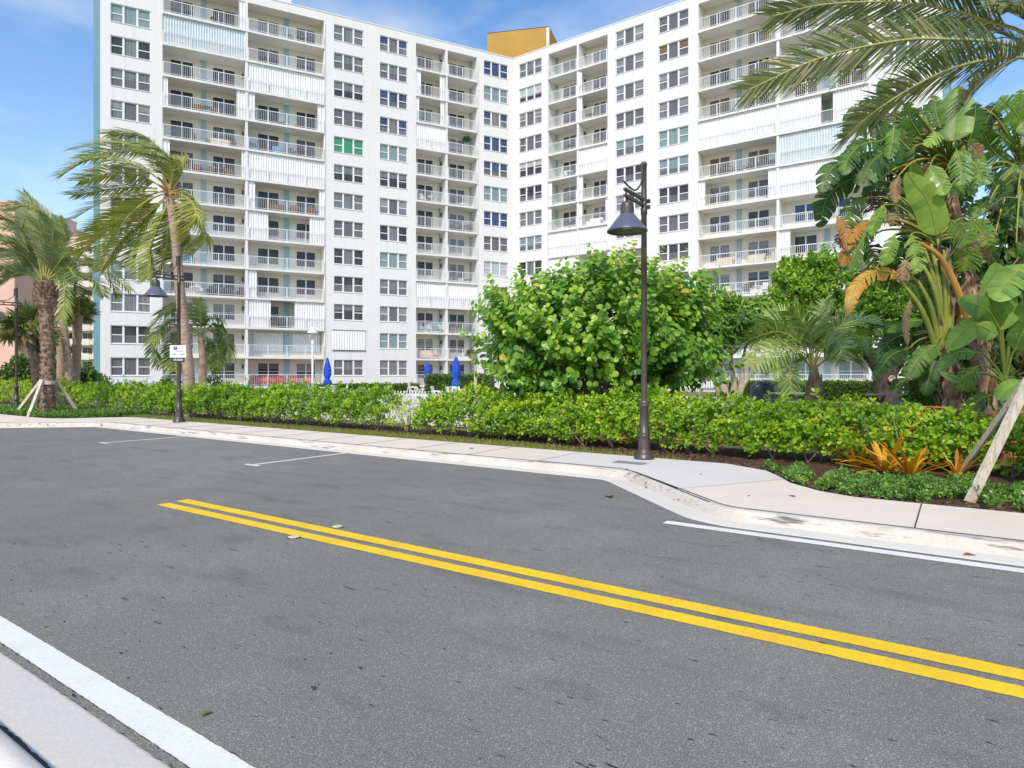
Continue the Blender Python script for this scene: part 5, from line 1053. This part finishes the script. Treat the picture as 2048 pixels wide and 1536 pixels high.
bf=thing('garden_gate_fence','white railing fence panel between the sea grape and the umbrella tree','fence',at(1430,790,25)*np.array([1,1,0])+np.array([0,0,.1]))
mb=MB(); a=at(1380,790,25); e=at(1456,790,25.6); a[2]=e[2]=0
for f in np.linspace(0,1,16): p=a+(e-a)*f; mb.bar(p+(0,0,.15),p+(0,0,1.45),.03,.02)
mb.build('picket_panel',M['plastic'],bf)
for z in (.2,1.42): mb=MB(); mb.bar(a+(0,.03,z),e+(0,.03,z),.04,.05); mb.build('rail',M['plastic'],bf)

# ------------------------------------------------------------------ pool terrace
def umbrella(px,ytop,D,lab):
    b=at(px,780,D); b[2]=.1; z1=CH-(ytop-HY)/F*D; u=thing('folded_umbrella',lab,'parasol',b,'folded blue parasols on the pool terrace')
    mb=MB(); mb.tube([b,b+(0,0,z1-.1)],.022,8); mb.lathe([(0,0),(.26,0),(.26,.05),(.05,.09)],b,14); mb.build('pole',M['frame'],u)
    n=24; an=np.arange(n)*2*np.pi/n; zz=[1.0-.12,.98,1.12,1.28,1.36,1.5,1.8,2.2,z1-.12,z1-.02]; H=z1-.1; prof=[(.16,.88),(.22,.95),(.235,1.10),(.13,1.24),(.15,1.34),(.21,1.55),(.20,1.85),(.14,2.2),(.06,H-.05),(.01,H+.02)]
    V=[]
    for r,z in prof:
        f=1+.22*np.cos(an*8+z*1.2)+.06*np.cos(an*3); V.append(np.stack([r*f*np.cos(an),r*f*np.sin(an),np.full(n,z-.0)],-1)+b)
    mb=MB(); m=len(prof); i=np.arange(m-1)[:,None]*n; j=np.arange(n)[None]; k=(j+1)%n; mb.add(np.array(V),[np.stack([i+j,i+k,i+n+k,i+n+j],-1).reshape(-1,4)],0,.5,True); mb.build('canopy',M['bluefab'],u)
    return b
u1=umbrella(655,715,40,'folded blue parasol at the left, in front of the white facade wall'); u2=umbrella(855,724,44,'small folded blue parasol in front of the narrow balconies'); u3=umbrella(912,713,34,'nearest folded blue parasol, left of the young palm')
def white_table():
    t=thing('patio_table','x','table'); mb=MB(); mb.lathe([(0,.72),(.50,.72),(.50,.75),(0,.752)],n=18); mb.build('table_top',M['plastic'],t)
    for a in range(4): mb=MB(); mb.tube([(.36*math.cos(a*1.571+.78),.36*math.sin(a*1.571+.78),.72),(.42*math.cos(a*1.571+.78),.42*math.sin(a*1.571+.78),0)],.025,6); mb.build('leg',M['plastic'],t)
    return t
def white_chair():
    t=thing('patio_chair','x','chair'); mb=MB(); mb.box(-.24,.24,-.22,.22,.40,.44); mb.build('seat',M['plastic'],t)
    mb=MB()
    for i in range(6): mb.bar((-.22+.088*i,.23,.44),(-.22+.088*i,.30,.86),.05,.015)
    mb.bar((-.25,.30,.88),(.25,.30,.88),.03,.07); mb.build('backrest',M['plastic'],t)
    for sx in (-1,1):
        mb=MB(); mb.bar((sx*.25,-.2,.64),(sx*.25,.27,.66),.05,.03); mb.bar((sx*.25,-.19,.42),(sx*.25,-.19,.63),.04,.04); mb.build('armrest',M['plastic'],t)
        for sy in (-1,1): mb=MB(); mb.bar((sx*.21,sy*.19,.40),(sx*.24,sy*.22,0),.04,.04); mb.build('leg',M['plastic'],t)
    return t
wt=white_table(); wc=white_chair(); first=[1,1]
def put(proto,i,loc,label,group,rz=0):
    if first[i]: first[i]=0; proto.location=loc; proto['label']=label; proto['group']=group; proto.rotation_euler=(0,0,rz); return
    c=dup(proto,loc,label,rz); c['group']=group
for b,n in ((u1,'left'),(u2,'middle'),(u3,'nearest')):
    nn={'left':'the left blue parasol','middle':'the small middle blue parasol','nearest':'the nearest blue parasol'}[n]
    put(wt,0,b+(0,-.05,0),'white round table under '+nn,'white tables on the pool terrace')
    put(wc,1,b+(-.95,-.1,0),'white slatted chair on the left of '+nn,'white chairs on the pool terrace',1.4); put(wc,1,b+(.98,-.15,0),'white slatted chair on the right of '+nn,'white chairs on the pool terrace',-1.5)
    if n=='nearest': put(wc,1,b+(.1,-1.0,0),'white slatted chair in front of '+nn,'white chairs on the pool terrace',3.0)
D=34; b=at(625,780,D); b[2]=.1; pl_=thing('path_lamp','white park lamp with a broad cap standing by the pool','lamp post',b)
zt=CH-(655-HY)/F*D
mb=MB(); mb.tube([b,b+(0,0,zt-.85-.1)],.055,10); mb.lathe([(0,0),(.14,0),(.14,.08),(.07,.14)],b,12); mb.lathe([(.05,0),(.075,.02),(.075,.22),(.05,.26)],b+(0,0,zt-.95-.1),12); mb.build('post',M['plastic'],pl_)
mb=MB()
for a in range(3): mb.tube(spline([b+(.04*math.cos(a*2.1),.04*math.sin(a*2.1),zt-.72-.1),b+(.2*math.cos(a*2.1),.2*math.sin(a*2.1),zt-.6-.1),b+(.17*math.cos(a*2.1),.17*math.sin(a*2.1),zt-.3-.1)],8),.012,5)
mb.build('bracket',M['plastic'],pl_)
mb=MB(); mb.lathe([(.0,zt-.32),(.29,zt-.30),(.29,zt-.26),(.16,zt-.17),(.14,zt-.16),(.14,zt-.04),(.10,zt),(0,zt)],b-(0,0,.1),20); mb.build('cap',M['plastic'],pl_)
D=27; h=thing('pool_handrail','bent metal pool handrail seen through the gap in the hedge','handrail',at(828,790,D)*np.array([1,1,0])+np.array([0,0,.1]))
mb=MB()
for o in (0,.55):
    mb.tube(spline([at(815,800,D)+(0,o,-.2),at(815,778,D)+(0,o,0),at(817,774,D)+(0,o,0),at(828,774,D)+(0,o,0),at(831,776,D)+(0,o,0),at(842,790,D)+(0,o,0)],18),.02,6)
mb.build('tube',M['marker'],h)

# lawn furniture
D=29; b=at(1525,800,D); b[2]=.1; g=thing('covered_grill','barbecue grill under a crumpled dark blue cover on the lawn','barbecue',b)
n=28; an=np.arange(n)*2*np.pi/n; V=[]; prof=[(.50,.18),(.50,.35),(.46,.60),(.47,.80),(.46,.95),(.36,1.10),(.2,1.17),(.01,1.19)]
for r,z in prof: V.append(np.stack([r*1.12*np.sign(np.cos(an))*np.abs(np.cos(an))**.6*(1+.05*np.sin(an*7+z*5)),r*.62*np.sign(np.sin(an))*np.abs(np.sin(an))**.6*(1+.06*np.sin(an*9+z*3)),z+.03*np.sin(an*3+1)],-1)+b)
V=np.array(V); m=len(prof); i=np.arange(m-1)[:,None]*n; j=np.arange(n)[None]; k=(j+1)%n; mb=MB(); mb.add(V,[np.stack([i+j,i+k,i+n+k,i+n+j],-1).reshape(-1,4)],0,.5,True); mb.build('vinyl_cover',M['blackcov'],g)
for sx in (-.42,.42):
    for sy in (-.2,.2): mb=MB(); mb.tube([b+(sx,sy,0),b+(sx,sy,.3)],.025,6); mb.build('leg',M['dkfurn'],g)
def bench_table(px,D,lab,w_=1.75):
    b=at(px,797,D); b[2]=.1; t=thing('picnic_table',lab,'picnic table',b); 
    mb=MB(); mb.box(b[0]-w_/2,b[0]+w_/2,b[1]-.38,b[1]+.38,.80,.86); mb.build('table_top',M['cover'],t)
    for sx in (-.6,.6):
        mb=MB(); mb.bar((b[0]+sx*w_/2,b[1]-.3,.1),(b[0]+sx*w_/2,b[1]+.3,.8),.07,.07); mb.bar((b[0]+sx*w_/2-.001,b[1]+.3,.1),(b[0]+sx*w_/2-.001,b[1]-.3,.79),.072,.07); mb.build('leg',M['dkfurn'],t)
    for sy in (-.75,.75):
        mb=MB(); mb.box(b[0]-w_/2,b[0]+w_/2,b[1]+sy-.14,b[1]+sy+.14,.50,.54); mb.build('bench',M['cover'],t)
bench_table(1786,25,'grey picnic table beside the dark forked tree trunk'); bench_table(1590,27,'dark picnic table behind the pindo palm',1.9)

# ------------------------------------------------------------------ balcony furniture
def fchair(kind):
    mb=MB()
    if kind=='adirondack':
        for i in range(7):
            x=-.27+.09*i; mb.bar((x,.20,.30),(x*1.15,.52,.98-.9*x*x),.075,.02)
        for i in range(5): mb.bar((-.3,-.28+.11*i,.38-.02*i),(.3,-.28+.11*i,.38-.02*i),.09,.022)
        for sx in (-1,1): mb.bar((sx*.36,-.32,.56),(sx*.36,.34,.56),.13,.025); mb.bar((sx*.33,-.28,0),(sx*.33,-.28,.55),.09,.03); mb.bar((sx*.31,-.3,.36),(sx*.31,.5,.02),.03,.1)
    elif kind=='wicker':
        mb.box(-.33,.33,-.32,.32,.12,.40); mb.bar((-.34,.32,.66),(.34,.32,.66),.10,.62); mb.bar((-.36,-.32,.50),(-.36,.30,.56),.10,.16); mb.bar((.36,-.32,.50),(.36,.30,.56),.10,.16)
        for sx in (-1,1):
            for sy in (-1,1): mb.bar((sx*.3,sy*.28,0),(sx*.3,sy*.28,.13),.05,.05)
    elif kind=='chair':
        mb.box(-.24,.24,-.23,.23,.41,.45); mb.bar((0,.23,.50),(0,.36,.98),.44,.03,up=(1,0,0)) if False else [mb.bar((-.2+.08*i,.23,.46),(-.2+.08*i,.34,.98),.05,.016) for i in range(6)]; mb.bar((-.25,.345,1.0),(.25,.345,1.0),.03,.05)
        for sx in (-1,1):
            mb.bar((sx*.26,-.2,.66),(sx*.26,.28,.68),.05,.03)
            for sy in (-1,1): mb.bar((sx*.23,sy*.2,0),(sx*.26,sy*.2,.66),.035,.035)
    elif kind=='table':
        mb.lathe([(0,.70),(.42,.70),(.42,.735),(0,.736)],n=16); mb.lathe([(.26,0),(.26,.03),(.04,.06),(.035,.70)],n=10)
    elif kind=='low table':
        mb.box(-.38,.38,-.28,.28,.40,.44)
        for sx in (-1,1):
            for sy in (-1,1): mb.bar((sx*.33,sy*.23,0),(sx*.33,sy*.23,.40),.04,.04)
    elif kind=='sofa':
        mb.box(-.75,.75,-.38,.36,.10,.42); mb.bar((-.75,.36,.62),(.75,.36,.62),.16,.52); mb.bar((-.78,-.36,.48),(-.78,.3,.48),.12,.22); mb.bar((.78,-.36,.48),(.78,.3,.48),.12,.22)
    return mb
fm={}
ORD=['ground','second','third','fourth','fifth','sixth','seventh','eighth','ninth','tenth','eleventh','twelfth','top']
BN={('L',0,0):'outer left-wing bay',('L',0,1):'inner wide left-wing bay',('L',1,0):'left narrow bay, left wing',('L',1,1):'right narrow bay, left wing',('R',0,0):'left narrow bay, right wing',('R',0,1):'right narrow bay, right wing',('R',1,0):'inner wide right-wing bay',('R',1,1):'outer right-wing bay'}
FU=[]
def fu(bay,k,mat,col,items):
    FU.append((bay,k,mat,col,items))
fu(('L',0,1),0,'red','red slatted',[('adirondack',514),('adirondack',529),('adirondack',544),('adirondack',563),('adirondack',588),('adirondack',614)])
fu(('L',0,1),8,'bluefurn','blue',[('wicker',507),('wicker',553)]); fu(('L',0,1),8,'dkfurn','dark',[('low table',528),('chair',585),('table',604),('chair',624)])
fu(('L',0,0),9,'wicker','brown wicker',[('wicker',395),('table',411),('wicker',431)]); fu(('L',0,0),9,'dkfurn','dark',[('low table',468)])
fu(('L',0,0),8,'dkfurn','dark',[('chair',384),('low table',420),('chair',466)]); fu(('L',0,0),8,'palefurn','pale',[('sofa',440)])
fu(('L',0,0),7,'wicker','brown wicker',[('chair',372),('wicker',393),('wicker',421),('table',438),('wicker',458)])
fu(('L',0,0),3,'dkfurn','dark',[('chair',348),('wicker',424),('sofa',446),('wicker',484)]); fu(('L',0,0),3,'plastic','white',[('table',388),('chair',399)])
fu(('L',0,1),6,'wicker','brown wicker',[('sofa',552),('wicker',588),('wicker',626)]); fu(('L',0,1),9,'dkfurn','dark',[('low table',562),('low table',597)])
fu(('L',0,1),2,'dkfurn','dark',[('chair',549),('wicker',566)]); fu(('L',0,1),12,'dkfurn','dark',[('chair',580),('table',606)])
fu(('L',0,0),12,'dkfurn','dark',[('table',430),('chair',462)]); fu(('L',0,0),4,'bluefurn','blue',[('wicker',376)])
fu(('L',1,0),2,'paleblue','pale blue',[('chair',843),('chair',857),('table',868),('chair',882)]); fu(('L',1,1),2,'dkfurn','dark',[('chair',903),('table',913),('chair',927),('chair',942)])
fu(('L',1,0),1,'palefurn','pale wooden',[('sofa',851),('chair',872)]); fu(('L',1,1),4,'dkfurn','dark',[('chair',909),('low table',935)]); fu(('L',1,1),6,'dkfurn','dark',[('chair',912),('table',925),('chair',940)]); fu(('L',1,1),7,'plastic','white',[('low table',925)])
fu(('L',1,0),7,'plastic','white',[('chair',845),('table',862)])
fu(('R',1,0),7,'dkfurn','dark',[('chair',1440),('chair',1460),('low table',1477),('chair',1495),('sofa',1530)]); fu(('R',1,0),3,'plastic','white',[('table',1515),('chair',1530)]); fu(('R',1,0),3,'palefurn','pale',[('wicker',1453)]); fu(('R',1,0),3,'dkfurn','dark',[('low table',1473),('chair',1492)])
fu(('R',1,0),4,'palefurn','pale covered',[('sofa',1450),('sofa',1512),('wicker',1547)]); fu(('R',1,0),9,'dkfurn','dark',[('low table',1463),('chair',1494),('wicker',1547)]); fu(('R',1,0),10,'dkfurn','dark',[('low table',1466)]); fu(('R',1,0),11,'wicker','brown',[('chair',1535)])
fu(('R',1,1),9,'dkfurn','dark',[('low table',1668)]); fu(('R',1,1),11,'wicker','brown',[('chair',1567)]); fu(('R',0,0),7,'dkfurn','dark',[('chair',1135)]); fu(('R',0,0),8,'plastic','white',[('table',1140),('chair',1128)]); fu(('R',0,0),9,'dkfurn','dark',[('chair',1130),('table',1141)]); fu(('R',0,1),9,'wicker','brown',[('chair',1190)]); fu(('R',0,1),10,'wicker','brown wicker',[('wicker',1190),('table',1180)]); fu(('R',0,1),6,'plastic','white',[('sofa',1190)]); fu(('R',0,0),6,'dkfurn','dark',[('table',1140)])
NMK={'adirondack':'garden_chair','wicker':'armchair','chair':'balcony_chair','table':'balcony_table','low table':'low_table','sofa':'outdoor_sofa'}
PN=['leftmost','second from left','third from left','fourth from left','fifth from left','rightmost']
for bay,k,mat,col,items in FU:
    wg=wings[bay[0]][0]
    for kind in sorted(set(i[0] for i in items)):
        xs=sorted(i[1] for i in items if i[0]==kind)
        for ii,px in enumerate(xs):
            p=wg.p(wg.x(px,.75),.75 if kind!='adirondack' else .8,Z0+FH*k)
            nm=NMK[kind]; o=link(nm,get(fm,(kind,mat),lambda:fchair(kind),nm,M[mat]),None,tuple(p),wg.a+(rng.uniform(-.35,.35) if kind!='sofa' else 0))
            word={'adirondack':'garden chair','wicker':'armchair','chair':'chair','table':'round table','low table':'low table','sofa':'sofa'}[kind]
            pos='' if len(xs)==1 else (PN[ii] if ii<len(xs)-1 else 'rightmost')+' '
            lab=f"{col} {word}, {pos.strip()+', ' if pos else ''}{ORD[k]} floor, {BN[bay]}"
            tag(o,lab,'chair' if kind in('adirondack','wicker','chair') else ('sofa' if kind=='sofa' else 'table'),'furniture on the balconies' if kind!='adirondack' else 'red garden chairs in a row')
# hanging plant on a balcony of the left wing
wg=WL; p=wg.p(wg.x(934,.5),.5,Z0+FH*9); hp=thing('hanging_plant','hanging basket of trailing leaves on a narrow balcony of the left wing','plant',p)
mb=MB(); u=rdir(90); rosettes(mb,T_OB,p+np.array([0,0,1.9])+u*np.array([.45,.4,.32])*rng.uniform(.5,1,(90,1)),u,4,.16*np.ones(90),np.full(90,.25)); mb.build('foliage',M['trim'],hp)
mb=MB(); mb.lathe([(.0,1.55),(.16,1.6),(.2,1.82),(.19,1.83)],p,12); mb.tube([p+(0,0,1.8),p+(0,0,2.45)],.012,4); mb.build('basket',M['dkfurn'],hp)

# ------------------------------------------------------------------ far buildings at the left
def far_block(label,name,px0,px1,ytop,D,mat,nf,cols,fh=2.72,depth=16,skew=0.):
    x0=(px0-CX)/F*D; x1=(px1-CX)/F*D; zt=CH-(ytop-HY)/F*D; r=thing(name,label,'building',((x0+x1)/2,D,0),None)
    mb=MB(); mb.box(x0,x1,D,D+depth,-.3,zt); mb.build('wall',mat,r)
    z0=zt-.9-nf*fh; bw=(x1-x0)/max(1,len(cols))
    for k in range(nf):
        if not cols: break
        z=z0+k*fh
        mb=MB(); mb.box(x0+.4,x1-.4,D-1.3,D-.001,z-.2,z); mb.box(x0+.4,x1-.4,D-1.34,D-1.24,z,z+1.0); mb.build('balcony',M['cream'] if k%1 else M['inner'],r)
        for f in cols:
            xx=x0+(x1-x0)*f; mb=MB()
            for o in (-.85,.05): mb.box(xx+o,xx+o+.8,D-.06,D-.001,z+.95,z+2.15,1)
            mb.box(xx-.95,xx+.95,D-.05,D-.0015,z+.85,z+.95); mb.box(xx-.95,xx+.95,D-.05,D-.0015,z+2.15,z+2.25); mb.build('window',[M['frame'],M['glass_dark']],r)
    mb=MB(); mb.box(x0-.15,x1+.15,D-.15,D+depth,zt,zt+.35); mb.build('roof',mat,r)
    return r
far_block('plain pink rendered building at the far left edge','far_building',-160,29,405,112,M['pink'],0,[])
far_block('cream apartment block with stacked balconies behind the left palms','far_building',24,192,478,121,M['cream'],9,[.12,.3,.5,.68,.9])
far_block('pinkish roof storey block rising behind the cream apartments','far_building',92,150,462,136,M['pink'],0,[])
# low ring of far greenery that closes the view between buildings
n=5200; a=rng.uniform(-1.05,1.05,n); d=rng.uniform(150,190,n); P=np.stack([np.sin(a)*d*1.2,np.cos(a)*d,rng.uniform(0,4.5,n)*(1+.3*np.sin(a*23))],-1)
mb=MB(); rosettes(mb,T_OB,P,rdir(n,0)+np.array([0,-.4,.2]),4,rng.uniform(1.2,2.2,n),np.clip(rng.normal(.35,.15,n),0,1)); tag(mb.build('treeline',M['trim']),kind='stuff')
